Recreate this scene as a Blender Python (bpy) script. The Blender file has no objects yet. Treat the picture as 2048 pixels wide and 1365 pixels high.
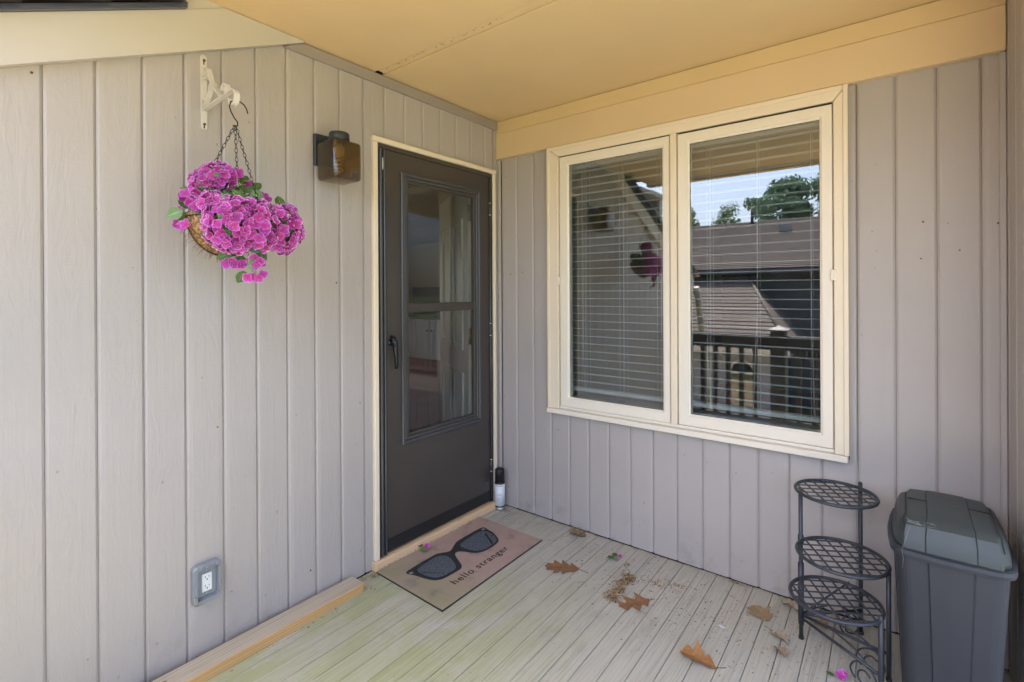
import bpy, bmesh, math, random
from mathutils.geometry import tessellate_polygon
from mathutils import Vector, Matrix, Quaternion, noise as mnoise
sc = bpy.context.scene
COL = sc.collection
R = math.radians
PI = math.pi
random.seed(7)

# ------------------------------------------------------------------ camera
cam_d = bpy.data.cameras.new('camera')
cam = bpy.data.objects.new('camera', cam_d)
COL.objects.link(cam)
cr = Vector((0.78694418, 0.6170021, -0.00522039))
cu = Vector((0.00329931, 0.00425273, 0.99998551))
cf = Vector((-0.61701537, 0.78695001, -0.00131098))
C0 = Vector((2.08427721, -2.5258786, 1.37376197))
cam.matrix_world = Matrix((( cr.x, cu.x, -cf.x, C0.x), (cr.y, cu.y, -cf.y, C0.y), (cr.z, cu.z, -cf.z, C0.z), (0, 0, 0, 1)))
cam_d.sensor_width = 36.0
cam_d.lens = 17.6975
cam_d.shift_y = -0.04706
cam_d.clip_start = 0.05
cam_d.clip_end = 2000
sc.camera = cam

# ------------------------------------------------------------------ sky, sun, exposure
SUN_EL, SUN_AZ = R(70), R(215)            # azimuth from +Y towards +X
w = bpy.data.worlds.new('World')
sc.world = w
w.use_nodes = True
wn = w.node_tree
bg = wn.nodes['Background']
sky = wn.nodes.new('ShaderNodeTexSky')
sky.sky_type = 'NISHITA'
sky.sun_disc = False
sky.sun_elevation = SUN_EL
sky.sun_rotation = SUN_AZ
sky.air_density = 0.7
sky.dust_density = 4.0
sky.ozone_density = 1.0
wn.links.new(sky.outputs[0], bg.inputs[0])
bg.inputs[1].default_value = 0.15
sd = bpy.data.lights.new('sun', 'SUN')
sun = bpy.data.objects.new('sun', sd)
COL.objects.link(sun)
sd.energy = 3.0
sd.angle = R(0.5)
sd.color = (1.0, 0.91, 0.78)
sv = Vector((math.sin(SUN_AZ) * math.cos(SUN_EL), math.cos(SUN_AZ) * math.cos(SUN_EL), math.sin(SUN_EL)))
sun.rotation_euler = sv.to_track_quat('Z', 'Y').to_euler()
sun.location = (0, 6, 12)
vs = sc.view_settings
vs.view_transform = 'Standard'
vs.look = 'None'
vs.gamma = 1.0
vs.use_curve_mapping = False
vs.exposure = 2.80

# ------------------------------------------------------------------ material helpers
class NT:
    def __init__(s, name):
        s.m = bpy.data.materials.new(name)
        s.m.use_nodes = True
        s.t = s.m.node_tree
        s.b = s.t.nodes['Principled BSDF']
        s.out = s.t.nodes['Material Output']
    def n(s, typ, **kw):
        nd = s.t.nodes.new(typ)
        for k, v in kw.items():
            if k.startswith('i_'):
                nd.inputs[k[2:].replace('_', ' ')].default_value = v
            else:
                setattr(nd, k, v)
        return nd
    def l(s, a, b):
        s.t.links.new(a, b)
    def coords(s, kind='Object', scale=(1, 1, 1)):
        tc = s.n('ShaderNodeTexCoord')
        mp = s.n('ShaderNodeMapping')
        mp.inputs['Scale'].default_value = scale
        s.l(tc.outputs[kind], mp.inputs['Vector'])
        return mp.outputs[0]
    def noise(s, vec, scale=5, detail=3, rough=.55, dist=0):
        nd = s.n('ShaderNodeTexNoise')
        nd.inputs['Scale'].default_value = scale
        nd.inputs['Detail'].default_value = detail
        nd.inputs['Roughness'].default_value = rough
        nd.inputs['Distortion'].default_value = dist
        if vec is not None: s.l(vec, nd.inputs['Vector'])
        return nd.outputs[0]
    def ramp(s, fac, stops):
        nd = s.n('ShaderNodeValToRGB')
        e = nd.color_ramp.elements
        while len(e) < len(stops): e.new(.5)
        for k, (p, c) in enumerate(stops):
            e[k].position = p
            e[k].color = (c, c, c, 1) if isinstance(c, (int, float)) else tuple(c) + (1,)
        s.l(fac, nd.inputs[0])
        return nd.outputs[0]
    def mix(s, fac, a, b, mode='MIX'):
        nd = s.n('ShaderNodeMix', data_type='RGBA', blend_type=mode)
        for sock, v in ((nd.inputs[0], fac), (nd.inputs[6], a), (nd.inputs[7], b)):
            if hasattr(v, 'links'): s.l(v, sock)
            elif isinstance(v, (int, float)) : sock.default_value = v
            else: sock.default_value = tuple(v) + (1,)
        return nd.outputs[2]
    def math(s, op, a, b=None, c=None):
        nd = s.n('ShaderNodeMath', operation=op)
        for k, v in enumerate((a, b, c)):
            if v is None: continue
            if hasattr(v, 'links'): s.l(v, nd.inputs[k])
            else: nd.inputs[k].default_value = v
        return nd.outputs[0]
    def bump(s, h, strength=.3, dist=.002, prev=None):
        nd = s.n('ShaderNodeBump')
        nd.inputs['Strength'].default_value = strength
        nd.inputs['Distance'].default_value = dist
        s.l(h, nd.inputs['Height'])
        if prev is not None: s.l(prev, nd.inputs['Normal'])
        return nd.outputs[0]
    def rnd(s):
        return s.n('ShaderNodeObjectInfo').outputs['Random']
    def setc(s, c):
        if hasattr(c, 'links'): s.l(c, s.b.inputs['Base Color'])
        else: s.b.inputs['Base Color'].default_value = tuple(c) + (1,)
    def setr(s, r):
        if hasattr(r, 'links'): s.l(r, s.b.inputs['Roughness'])
        else: s.b.inputs['Roughness'].default_value = r
    def setn(s, nrm):
        s.l(nrm, s.b.inputs['Normal'])

def sc3(c, k): return tuple(x * k for x in c)

def plain(name, col, rough=.5, metal=0.0, nscale=18, var=.12, bump=.08, bscale=120, bdist=.0012, stretch=(1, 1, 1)):
    t = NT(name)
    v = t.coords('Object', stretch)
    f = t.noise(v, nscale, 4)
    t.setc(t.mix(f, sc3(col, 1 - var), sc3(col, 1 + var)))
    t.setr(rough)
    t.b.inputs['Metallic'].default_value = metal
    if bump:
        t.setn(t.bump(t.noise(v, bscale, 3), bump, bdist))
    return t.m

def siding_paint(name, col, axis):
    t = NT(name)
    st = (60, 60, 2.2)
    v = t.coords('Object', st)
    fib = t.noise(v, 1.0, 5, .6, .8)
    v2 = t.coords('Object', (2.5, 2.5, 150))
    saw = t.noise(v2, 1.0, 3, .6, .3)
    v3 = t.coords('Object', (1, 1, 1))
    big = t.noise(v3, 1.7, 4, .6)
    knot = t.noise(t.coords('Object', (9, 9, 2.2)), 1.6, 4, .6, 2.5)
    c = t.mix(big, sc3(col, .88), sc3(col, 1.09))
    c = t.mix(t.math('MULTIPLY', t.rnd(), .5), c, sc3(col, .95))
    # dings and scuffs where the paint is chipped
    chip = t.ramp(t.noise(t.coords('Object', (30, 30, 14)), 1.3, 2, .5), [(.745, 0.0), (.77, 1.0)])
    c = t.mix(t.math('MULTIPLY', chip, .55), c, (.22, .18, .15))
    # mildew close to the deck
    pos = t.n('ShaderNodeNewGeometry').outputs['Position']
    sp = t.n('ShaderNodeSeparateXYZ'); t.l(pos, sp.inputs[0])
    low = t.n('ShaderNodeMapRange'); low.inputs[1].default_value = .02; low.inputs[2].default_value = .22; low.inputs[3].default_value = 1; low.inputs[4].default_value = 0
    t.l(sp.outputs[2], low.inputs[0])
    mil = t.math('MULTIPLY', low.outputs[0], t.ramp(t.noise(v3, 7, 4, .65), [(.52, 0.0), (.72, 1.0)]))
    c = t.mix(t.math('MULTIPLY', mil, .45), c, (.17, .19, .13))
    t.setc(c)
    t.setr(t.ramp(big, [(.3, .42), (.7, .58)]))
    n1 = t.bump(saw, .40, .0012)
    n2 = t.bump(fib, .45, .0016, n1)
    n3 = t.bump(knot, .45, .004, n2)
    t.setn(n3)
    return t.m

def glass(name, f0=.075, tint=(1, 1, 1), dirt=.02, rough=0.0, dirtcol=(.6, .62, .6)):
    t = NT(name)
    g = t.n('ShaderNodeNewGeometry')
    dot = t.n('ShaderNodeVectorMath', operation='DOT_PRODUCT')
    t.l(g.outputs['Incoming'], dot.inputs[0]); t.l(g.outputs['Normal'], dot.inputs[1])
    a = t.math('ABSOLUTE', dot.outputs['Value'])
    om = t.math('SUBTRACT', 1.0, a)
    p5 = t.math('POWER', om, 5.0)
    fr = t.math('MULTIPLY_ADD', p5, 1 - f0, f0)
    gl = t.n('ShaderNodeBsdfGlossy'); gl.inputs['Roughness'].default_value = rough
    tr = t.n('ShaderNodeBsdfTransparent'); tr.inputs[0].default_value = tuple(tint) + (1,)
    mx = t.n('ShaderNodeMixShader')
    t.l(fr, mx.inputs[0]); t.l(tr.outputs[0], mx.inputs[1]); t.l(gl.outputs[0], mx.inputs[2])
    last = mx.outputs[0]
    if dirt:
        df = t.n('ShaderNodeBsdfDiffuse'); df.inputs[0].default_value = tuple(dirtcol) + (1,)
        nz = t.ramp(t.noise(t.coords('Object'), 6, 5, .65), [(.35, .25), (.75, 1.0)])
        m2 = t.n('ShaderNodeMixShader')
        t.l(t.math('MULTIPLY', nz, dirt), m2.inputs[0]); t.l(last, m2.inputs[1]); t.l(df.outputs[0], m2.inputs[2])
        last = m2.outputs[0]
    t.l(last, t.out.inputs['Surface'])
    return t.m

# ------------------------------------------------------------------ materials
TAUPE = (.430, .392, .368)
WARM_LIT_CREAM = (.66, .505, .30)  # beam cream with the warm bounced light put into the colour
M_side = siding_paint('taupe_siding_paint', TAUPE, 'z')
M_taupe_trim = plain('taupe_trim_paint', (.33, .285, .255), .5, var=.06, bump=.2, bscale=60, stretch=(40, 4, 40))
M_warm_lit_cream = plain('warm_lit_cream_paint', WARM_LIT_CREAM, .42, nscale=3, var=.04, bump=.12, bscale=30)
M_ceil = plain('warm_lit_ceiling_paint', (.64, .485, .26), .6, nscale=2.6, var=.075, bump=.30, bscale=38, bdist=.0014)  # cream yellowed to stand in for warm light under the roof
M_sash = plain('cream_sash_paint', (.80, .735, .62), .38, nscale=5, var=.03, bump=.15, bscale=40)
M_case = plain('cream_casing_paint', (.79, .69, .53), .40, nscale=4, var=.035, bump=.12, bscale=35)
M_rake = plain('pale_rake_paint', (.53, .49, .425), .45, nscale=3, var=.05, bump=.12, bscale=30)
M_dark = plain('bronze_door_paint', (.058, .049, .043), .36, nscale=3, var=.20, bump=.10, bscale=60)
M_alu = plain('grey_bronze_aluminium', (.085, .085, .09), .3, .35, nscale=6, var=.1, bump=.03)
M_black = plain('black_rubber', (.012, .012, .013), .55, var=.2)
M_gloss = plain('glossy_blue_black_metal', (.012, .014, .02), .16, .3, var=.2, bump=0)
M_crack = plain('dark_gap', (.02, .018, .016), .9, var=.2)
M_thresh = plain('yellowed_threshold_paint', (.70, .50, .30), .5, nscale=9, var=.14, bump=.1, stretch=(1, .3, 1))
M_iron = plain('black_iron_paint', (.040, .046, .057), .40, .2, nscale=60, var=.35, bump=.25, bscale=220)
M_chain = plain('dark_chain_metal', (.022, .023, .027), .45, .5, nscale=80, var=.3)
M_bracket = plain('chipped_ivory_paint', (.62, .59, .53), .40, nscale=60, var=.08, bump=.2, bscale=160)
M_rust = plain('rusty_screw', (.12, .075, .045), .7, .3, nscale=150, var=.4)
M_white = plain('white_plastic', (.78, .78, .77), .3, var=.03, bump=0)
M_slat = plain('white_blind_slat', (.53, .55, .58), .45, nscale=3, var=.04, bump=0)
M_cord = plain('white_cord', (.72, .72, .70), .8, var=.05, bump=0)
M_brass = plain('brass', (.55, .38, .14), .3, .9, var=.1)
M_bulb = plain('ivory_lamp_glass', (.80, .72, .55), .3, var=.03, bump=0)
M_carpet = plain('dark_red_carpet', (.34, .040, .05), .95, nscale=200, var=.3, bump=.6, bscale=500)
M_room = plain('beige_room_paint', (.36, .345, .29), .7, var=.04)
M_inwhite = plain('interior_white_paint', (.62, .60, .56), .4, var=.03, bump=0)
M_counter = plain('dark_counter', (.05, .05, .055), .35, var=.3)
M_steel = plain('dull_steel', (.42, .42, .42), .35, .8, var=.1)
M_brown = plain('dark_brown_rail_paint', (.045, .037, .033), .5, nscale=8, var=.2)
M_edge = plain('dark_brown_roof_edge', (.045, .034, .03), .35, nscale=6, var=.15)
M_drip = plain('sky_tinted_drip_metal', (.10, .12, .19), .18, .6, nscale=4, var=.06, bump=0)  # dark metal with the sky's blue reflection put into its colour
M_glassw = glass('window_glass', .155, (.86, .90, .90), .012)
M_glassd = glass('door_glass', .06, (.84, .86, .84), .035, dirtcol=(.5, .5, .46))
M_glassn = glass('neighbour_window_glass', .2, (.3, .32, .3), .0)
M_smoke = glass('smoked_lamp_glass', .085, (.66, .57, .41), .05, dirtcol=(.30, .24, .14))

def m_deck():
    t = NT('weathered_deck_paint')
    pos = t.n('ShaderNodeNewGeometry').outputs['Position']
    def mp(scale):
        m = t.n('ShaderNodeMapping'); m.inputs['Scale'].default_value = scale; t.l(pos, m.inputs[0]); return m.outputs[0]
    oi = t.rnd()
    off = t.n('ShaderNodeCombineXYZ'); t.l(t.math('MULTIPLY', oi, 17.0), off.inputs[1]); t.l(t.math('MULTIPLY', oi, 9.0), off.inputs[0])
    add = t.n('ShaderNodeVectorMath', operation='ADD'); t.l(pos, add.inputs[0]); t.l(off.outputs[0], add.inputs[1])
    def mo(scale):
        m = t.n('ShaderNodeMapping'); m.inputs['Scale'].default_value = scale; t.l(add.outputs[0], m.inputs[0]); return m.outputs[0]
    grain = t.noise(mo((95, 3.2, 1)), 1.0, 5, .62, 1.1)
    wv = t.n('ShaderNodeTexWave', wave_type='BANDS', bands_direction='X'); wv.inputs['Scale'].default_value = 1.0; wv.inputs['Distortion'].default_value = 5.5; wv.inputs['Detail'].default_value = 2; wv.inputs['Detail Scale'].default_value = .9
    t.l(mo((19, 1.5, 1)), wv.inputs['Vector'])
    big = t.noise(mp((1, 1, 1)), 2.3, 5, .6)
    mid = t.noise(mp((1, .5, 1)), 9, 4, .6)
    c = t.mix(big, (.335, .325, .262), (.52, .51, .445))
    c = t.mix(t.math('MULTIPLY', oi, .35), c, (.45, .42, .39))
    c = t.mix(t.math('MULTIPLY', t.ramp(grain, [(.50, 0.0), (.66, 1.0)]), .34), c, (.15, .14, .12))
    c = t.mix(t.math('MULTIPLY', t.ramp(wv.outputs[0], [(.74, 0.0), (.98, 1.0)]), .13), c, (.16, .155, .13))
    c = t.mix(t.math('MULTIPLY', t.ramp(mid, [(.56, 0.0), (.75, 1.0)]), .3), c, (.22, .20, .17))
    # pale worn patch and algae film
    sp = t.n('ShaderNodeSeparateXYZ'); t.l(pos, sp.inputs[0])
    def rng(sock, a, b, lo=0.0, hi=1.0):
        r = t.n('ShaderNodeMapRange'); r.inputs[1].default_value = a; r.inputs[2].default_value = b; r.inputs[3].default_value = lo; r.inputs[4].default_value = hi
        t.l(sock, r.inputs[0]); return r.outputs[0]
    reg = t.math('MULTIPLY', rng(sp.outputs[1], -.35, -1.05), rng(sp.outputs[0], 1.25, .75))
    alg = t.math('MULTIPLY', reg, t.ramp(t.noise(mp((2.2, 1.5, 1)), 2.9, 6, .66, .4), [(.34, 0.0), (.54, 1.0)]))
    alg = t.math('MULTIPLY', alg, t.ramp(grain, [(.30, .45), (.6, 1.0)]))
    c = t.mix(t.math('MULTIPLY', t.math('MULTIPLY', alg, t.ramp(oi, [(0.0, .55), (1.0, 1.0)])), .85), c, (.29, .33, .135))
    speck = t.ramp(t.noise(mp((1, 1, 1)), 150, 2, .5), [(.70, 0.0), (.76, 1.0)])
    c = t.mix(t.math('MULTIPLY', speck, .5), c, (.07, .06, .05))
    t.setc(c)
    t.setr(t.ramp(mid, [(.3, .55), (.7, .75)]))
    b1 = t.bump(grain, .35, .0016)
    b2 = t.bump(wv.outputs[0], .25, .0012, b1)
    t.setn(b2)
    return t.m
M_deck = m_deck()

def m_lumber(name, a, b, line):
    t = NT(name)
    v = t.coords('Object', (34, 1.6, 60))
    g = t.noise(v, 1.0, 5, .6, 1.4)
    wv = t.n('ShaderNodeTexWave', wave_type='BANDS', bands_direction='DIAGONAL'); wv.inputs['Scale'].default_value = 1.0; wv.inputs['Distortion'].default_value = 4; wv.inputs['Detail'].default_value = 2
    t.l(t.coords('Object', (40, 1.0, 55)), wv.inputs['Vector'])
    c = t.mix(t.noise(t.coords('Object', (3, 1, 3)), 3, 4), a, b)
    c = t.mix(t.math('MULTIPLY', t.ramp(g, [(.45, 0.0), (.7, 1.0)]), .5), c, line)
    c = t.mix(t.math('MULTIPLY', t.ramp(wv.outputs[0], [(.6, 0.0), (.95, 1.0)]), .4), c, line)
    t.setc(c); t.setr(.65)
    t.setn(t.bump(g, .3, .001))
    return t.m
M_lum_top = m_lumber('weathered_lumber_face', (.43, .375, .29), (.50, .455, .37), (.30, .24, .17))
M_lum_side = m_lumber('fresh_yellow_lumber', (.56, .34, .13), (.64, .42, .19), (.36, .18, .055))

def m_mat():
    t = NT('brown_rubber_mat')
    v = t.coords('Object')
    big = t.noise(v, 3.2, 4, .55)
    fine = t.noise(v, 420, 2, .6)
    c = t.mix(t.noise(v, 14, 4), (.33, .235, .20), (.42, .305, .262))
    pos = t.n('ShaderNodeNewGeometry').outputs['Position']
    sp = t.n('ShaderNodeSeparateXYZ'); t.l(pos, sp.inputs[0])
    r = t.n('ShaderNodeMapRange'); r.inputs[1].default_value = -.66; r.inputs[2].default_value = -.95; t.l(sp.outputs[1], r.inputs[0])
    st = t.math('MULTIPLY', r.outputs[0], t.ramp(big, [(.25, 0.2), (.48, 1.0)]))
    c = t.mix(t.math('MULTIPLY', st, .9), c, (.27, .25, .155))
    sm = t.ramp(t.noise(v, 11, 3, .5), [(.56, 0.0), (.74, 1.0)])
    c = t.mix(t.math('MULTIPLY', sm, .55), c, (.13, .12, .11))
    t.setc(c); t.setr(.9)
    t.setn(t.bump(fine, .6, .001))
    return t.m
M_mat = m_mat()
def m_speck(name, a, b, scale, rough=.9):
    t = NT(name)
    v = t.coords('Object')
    f = t.ramp(t.noise(v, scale, 2, .5), [(.45, 0.0), (.62, 1.0)])
    t.setc(t.mix(f, a, b)); t.setr(rough)
    t.setn(t.bump(f, .5, .001))
    return t.m
M_lens = m_speck('speckled_blue_black_pile', (.028, .036, .046), (.16, .19, .225), 300)
M_matink = plain('black_mat_print', (.010, .010, .012), .85, nscale=60, var=.4, bump=.3, bscale=400)
M_matgrey = plain('worn_grey_print', (.22, .20, .17), .9, var=.2)
M_coir = m_speck('coconut_fibre', (.16, .085, .035), (.42, .26, .11), 110)
M_can_plastic = plain('slate_trash_plastic', (.030, .034, .043), .44, nscale=5, var=.14, bump=.25, bscale=260, bdist=.0008)
M_canlid = plain('slate_lid_plastic', (.042, .052, .051), .45, nscale=5, var=.12, bump=.3, bscale=240, bdist=.001)
M_web = plain('dusty_cobweb', (.55, .56, .58), .9, var=.1, bump=0)
M_clear = plain('grey_translucent_cover', (.25, .27, .295), .22, nscale=20, var=.12, bump=.1)
M_label = plain('white_can_label', (.72, .75, .78), .35, var=.03, bump=0)
M_greyprint = plain('grey_label_print', (.25, .27, .30), .6, var=.05, bump=0)  # small grey print on the can's white label

def m_petal():
    t = NT('magenta_petal')
    at = t.n('ShaderNodeAttribute', attribute_name='rim')
    c = t.ramp(at.outputs['Fac'], [(0.0, (.46, .05, .20)), (.16, (.57, .05, .42)), (.62, (.60, .095, .54)), (.84, (.70, .26, .66)), (1.0, (.86, .62, .85))])
    hv = t.n('ShaderNodeHueSaturation'); t.l(c, hv.inputs['Color'])
    r = t.n('ShaderNodeMapRange'); r.inputs[3].default_value = .49; r.inputs[4].default_value = .515; t.l(t.rnd(), r.inputs[0]); t.l(r.outputs[0], hv.inputs['Hue'])
    r2 = t.n('ShaderNodeMapRange'); r2.inputs[3].default_value = .88; r2.inputs[4].default_value = 1.12; t.l(t.rnd(), r2.inputs[0]); t.l(r2.outputs[0], hv.inputs['Value'])
    t.setc(hv.outputs[0]); t.setr(.6)
    tl = t.n('ShaderNodeBsdfTranslucent'); t.l(hv.outputs[0], tl.inputs[0])
    mx = t.n('ShaderNodeMixShader'); mx.inputs[0].default_value = .28
    t.l(t.b.outputs[0], mx.inputs[1]); t.l(tl.outputs[0], mx.inputs[2]); t.l(mx.outputs[0], t.out.inputs[0])
    return t.m
M_petal = m_petal()
def m_leafgreen(name, a, b):
    t = NT(name)
    v = t.coords('Object')
    at = t.n('ShaderNodeAttribute', attribute_name='rim')
    c = t.mix(t.noise(v, 70, 3), a, b)
    c = t.mix(t.ramp(at.outputs['Fac'], [(0.0, 1.0), (.10, 0.0)]), c, sc3(b, 1.7))
    t.setc(c); t.setr(.45)
    tl = t.n('ShaderNodeBsdfTranslucent'); t.l(c, tl.inputs[0])
    mx = t.n('ShaderNodeMixShader'); mx.inputs[0].default_value = .25
    t.l(t.b.outputs[0], mx.inputs[1]); t.l(tl.outputs[0], mx.inputs[2]); t.l(mx.outputs[0], t.out.inputs[0])
    return t.m
M_leaf = m_leafgreen('green_fabric_leaf', (.045, .10, .025), (.10, .20, .06))
M_leafp = m_leafgreen('pale_green_fabric_leaf', (.13, .24, .085), (.22, .34, .16))
def m_oak(name, a, b):
    t = NT(name)
    v = t.coords('Object')
    at = t.n('ShaderNodeAttribute', attribute_name='rim')
    c = t.mix(t.ramp(t.noise(v, 60, 5, .7), [(.3, 0.0), (.7, 1.0)]), sc3(a, .8), b)
    c = t.mix(t.math('MULTIPLY', t.ramp(at.outputs['Fac'], [(0.0, 1.0), (.06, 0.0)]), .7), c, sc3(a, .5))
    c = t.mix(t.math('MULTIPLY', t.ramp(t.noise(v, 160, 2), [(.62, 0.0), (.7, 1.0)]), .5), c, sc3(a, .4))
    t.setc(c); t.setr(.6)
    t.setn(t.bump(t.noise(v, 140, 3), .4, .001))
    return t.m
M_oak_rust = m_oak('rust_brown_dry_leaf', (.20, .092, .040), (.29, .145, .066))
M_oak_orange = m_oak('orange_brown_dry_leaf', (.27, .120, .036), (.36, .175, .06))
M_oak_tan = m_oak('tan_dry_leaf', (.27, .18, .095), (.36, .25, .14))
M_oak_pale = m_oak('pale_curled_dry_leaf', (.30, .235, .165), (.43, .35, .26))
M_oak_dark = m_oak('dark_grey_brown_dry_leaf', (.13, .085, .055), (.32, .22, .12))
def m_crumb():
    t = NT('dry_litter')
    at = t.n('ShaderNodeAttribute', attribute_name='tone')
    t.setc(t.ramp(at.outputs['Fac'], [(0, (.05, .03, .018)), (.35, (.20, .105, .045)), (.7, (.38, .25, .12)), (1, (.55, .46, .32))])); t.setr(.85)
    return t.m
M_crumb = m_crumb()
def m_grass():
    t = NT('lawn_grass')
    v = t.coords('Object')
    t.setc(t.mix(t.noise(v, 6, 5, .65), (.05, .075, .02), (.115, .14, .045))); t.setr(.9)
    return t.m
M_grass = m_grass()
M_bounce_ground = plain('tan_bounce_ground', (.46, .36, .24), .9, nscale=30, var=.25, bump=.4, bscale=80)  # warm tan so the added ground bounces light upward
def m_shingle():
    t = NT('brown_grey_shingles')
    v = t.coords('Object')
    tabs = t.n('ShaderNodeTexBrick'); tabs.inputs['Scale'].default_value = 1.0; tabs.inputs['Brick Width'].default_value = .32; tabs.inputs['Row Height'].default_value = 50; tabs.inputs['Mortar Size'].default_value = 0
    tabs.inputs['Color1'].default_value = (.085, .070, .064, 1); tabs.inputs['Color2'].default_value = (.125, .104, .096, 1)
    t.l(v, tabs.inputs['Vector'])
    c = t.mix(t.noise(v, 5, 5, .7), tabs.outputs[0], (.11, .09, .083))
    t.setc(c); t.setr(.9)
    t.setn(t.bump(t.noise(v, 120, 2), .4, .004))
    return t.m
M_shingle = m_shingle()
M_nwall = plain('grey_neighbour_siding', (.25, .25, .265), .6, nscale=2, var=.08)
M_ndark = plain('slate_blue_neighbour_siding', (.055, .062, .078), .6, nscale=2, var=.12)
M_bark = plain('tree_bark', (.09, .065, .045), .9, nscale=20, var=.3, bump=.6, bscale=30, bdist=.02)
def m_foliage(name, a, b):
    t = NT(name)
    v = t.coords('Object')
    c = t.mix(t.noise(v, 1.1, 4, .7), a, b)
    t.setc(c); t.setr(.7)
    tl = t.n('ShaderNodeBsdfTranslucent'); t.l(c, tl.inputs[0])
    mx = t.n('ShaderNodeMixShader'); mx.inputs[0].default_value = .3
    t.l(t.b.outputs[0], mx.inputs[1]); t.l(tl.outputs[0], mx.inputs[2]); t.l(mx.outputs[0], t.out.inputs[0])
    return t.m
M_fol1 = m_foliage('blue_green_foliage', (.08, .15, .10), (.18, .29, .18))
M_fol2 = m_foliage('fresh_green_foliage', (.08, .14, .045), (.17, .25, .09))

# ------------------------------------------------------------------ object helpers
def tag(o, label=None, cat=None, group=None, kind=None):
    if label: o['label'] = label
    if cat: o['category'] = cat
    if group: o['group'] = group
    if kind: o['kind'] = kind
    return o
def thing(name, label, cat, loc=(0, 0, 0), group=None):
    o = bpy.data.objects.new(name, None)
    o.empty_display_size = .05
    COL.objects.link(o)
    o.location = loc
    return tag(o, label, cat, group)
def setparent(o, p):
    """keep world coordinates: every mesh here is modelled in world space"""
    o.parent = p
    if p.type == 'EMPTY':
        o.matrix_parent_inverse = Matrix.Translation(-Vector(p.location))
def obj(name, bm, m, parent=None, smooth=False, mats=None):
    me = bpy.data.meshes.new(name)
    if smooth:
        for f in bm.faces: f.smooth = True
        if smooth == 'auto':
            for e in bm.edges:
                if len(e.link_faces) == 2 and e.calc_face_angle(0) > R(24): e.smooth = False
    bmesh.ops.recalc_face_normals(bm, faces=bm.faces)
    bm.to_mesh(me); bm.free()
    for x in (mats or [m]): me.materials.append(x)
    o = bpy.data.objects.new(name, me)
    COL.objects.link(o)
    if parent is not None: setparent(o, parent)
    return o
def inst(name, me, mw, parent):
    """a copy that shares mesh data, at world matrix mw"""
    o = bpy.data.objects.new(name, me)
    COL.objects.link(o)
    setparent(o, parent)
    o.matrix_basis = mw
    return o
B = bmesh.new
def box(bm, x0, x1, y0, y1, z0, z1, mi=0):
    v = [bm.verts.new((x, y, z)) for x in (x0, x1) for y in (y0, y1) for z in (z0, z1)]
    for q in ((0, 1, 3, 2), (4, 6, 7, 5), (0, 4, 5, 1), (2, 3, 7, 6), (0, 2, 6, 4), (1, 5, 7, 3)):
        f = bm.faces.new([v[i] for i in q]); f.material_index = mi
    return bm
def cbox(x0, x1, y0, y1, z0, z1, ch=.002, seg=1):
    bm = B(); box(bm, x0, x1, y0, y1, z0, z1)
    bmesh.ops.bevel(bm, geom=list(bm.edges), offset=ch, segments=seg, affect='EDGES', profile=.5)
    return bm
def extr(bm, poly, mp):
    """poly of (a,b); mp(a,b,k) -> point for k in 0,1"""
    n = len(poly)
    v0 = [bm.verts.new(mp(a, b, 0)) for a, b in poly]
    v1 = [bm.verts.new(mp(a, b, 1)) for a, b in poly]
    for i in range(n):
        j = (i + 1) % n
        bm.faces.new((v0[i], v0[j], v1[j], v1[i]))
    bm.faces.new(v0[::-1]); bm.faces.new(v1)
    return bm
def tube(bm, pts, r, n=6, closed=False):
    pts = [Vector(p) for p in pts]
    m = len(pts)
    rings = []
    up = None
    for i, p in enumerate(pts):
        a = pts[i - 1] if (i > 0 or closed) else p
        b = pts[(i + 1) % m] if (i < m - 1 or closed) else p
        t = (b - a).normalized()
        if up is None:
            up = t.orthogonal().normalized()
        else:
            up = (up - t * up.dot(t))
            up = up.normalized() if up.length > 1e-6 else t.orthogonal().normalized()
        s = t.cross(up)
        rr = r[i] if isinstance(r, (list, tuple)) else r
        rings.append([bm.verts.new(p + (up * math.cos(2 * PI * k / n) + s * math.sin(2 * PI * k / n)) * rr) for k in range(n)])
    for i in range(m if closed else m - 1):
        A, Bq = rings[i], rings[(i + 1) % m]
        for k in range(n):
            f = bm.faces.new((A[k], A[(k + 1) % n], Bq[(k + 1) % n], Bq[k])); f.smooth = True
    if not closed:
        bm.faces.new(rings[0][::-1]); bm.faces.new(rings[-1])
    return bm
def lathe(bm, prof, c, n=24, smooth=True):
    rings = []
    for r, z in prof:
        rings.append([bm.verts.new((c[0] + r * math.cos(2 * PI * k / n), c[1] + r * math.sin(2 * PI * k / n), c[2] + z)) for k in range(n)])
    for A, Bq in zip(rings, rings[1:]):
        for k in range(n):
            f = bm.faces.new((A[k], A[(k + 1) % n], Bq[(k + 1) % n], Bq[k])); f.smooth = smooth
    bm.faces.new(rings[0][::-1]); bm.faces.new(rings[-1])
    return bm
def circle_pts(c, r, n=40, z=None):
    return [(c[0] + r * math.cos(2 * PI * k / n), c[1] + r * math.sin(2 * PI * k / n), c[2]) for k in range(n)]

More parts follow.
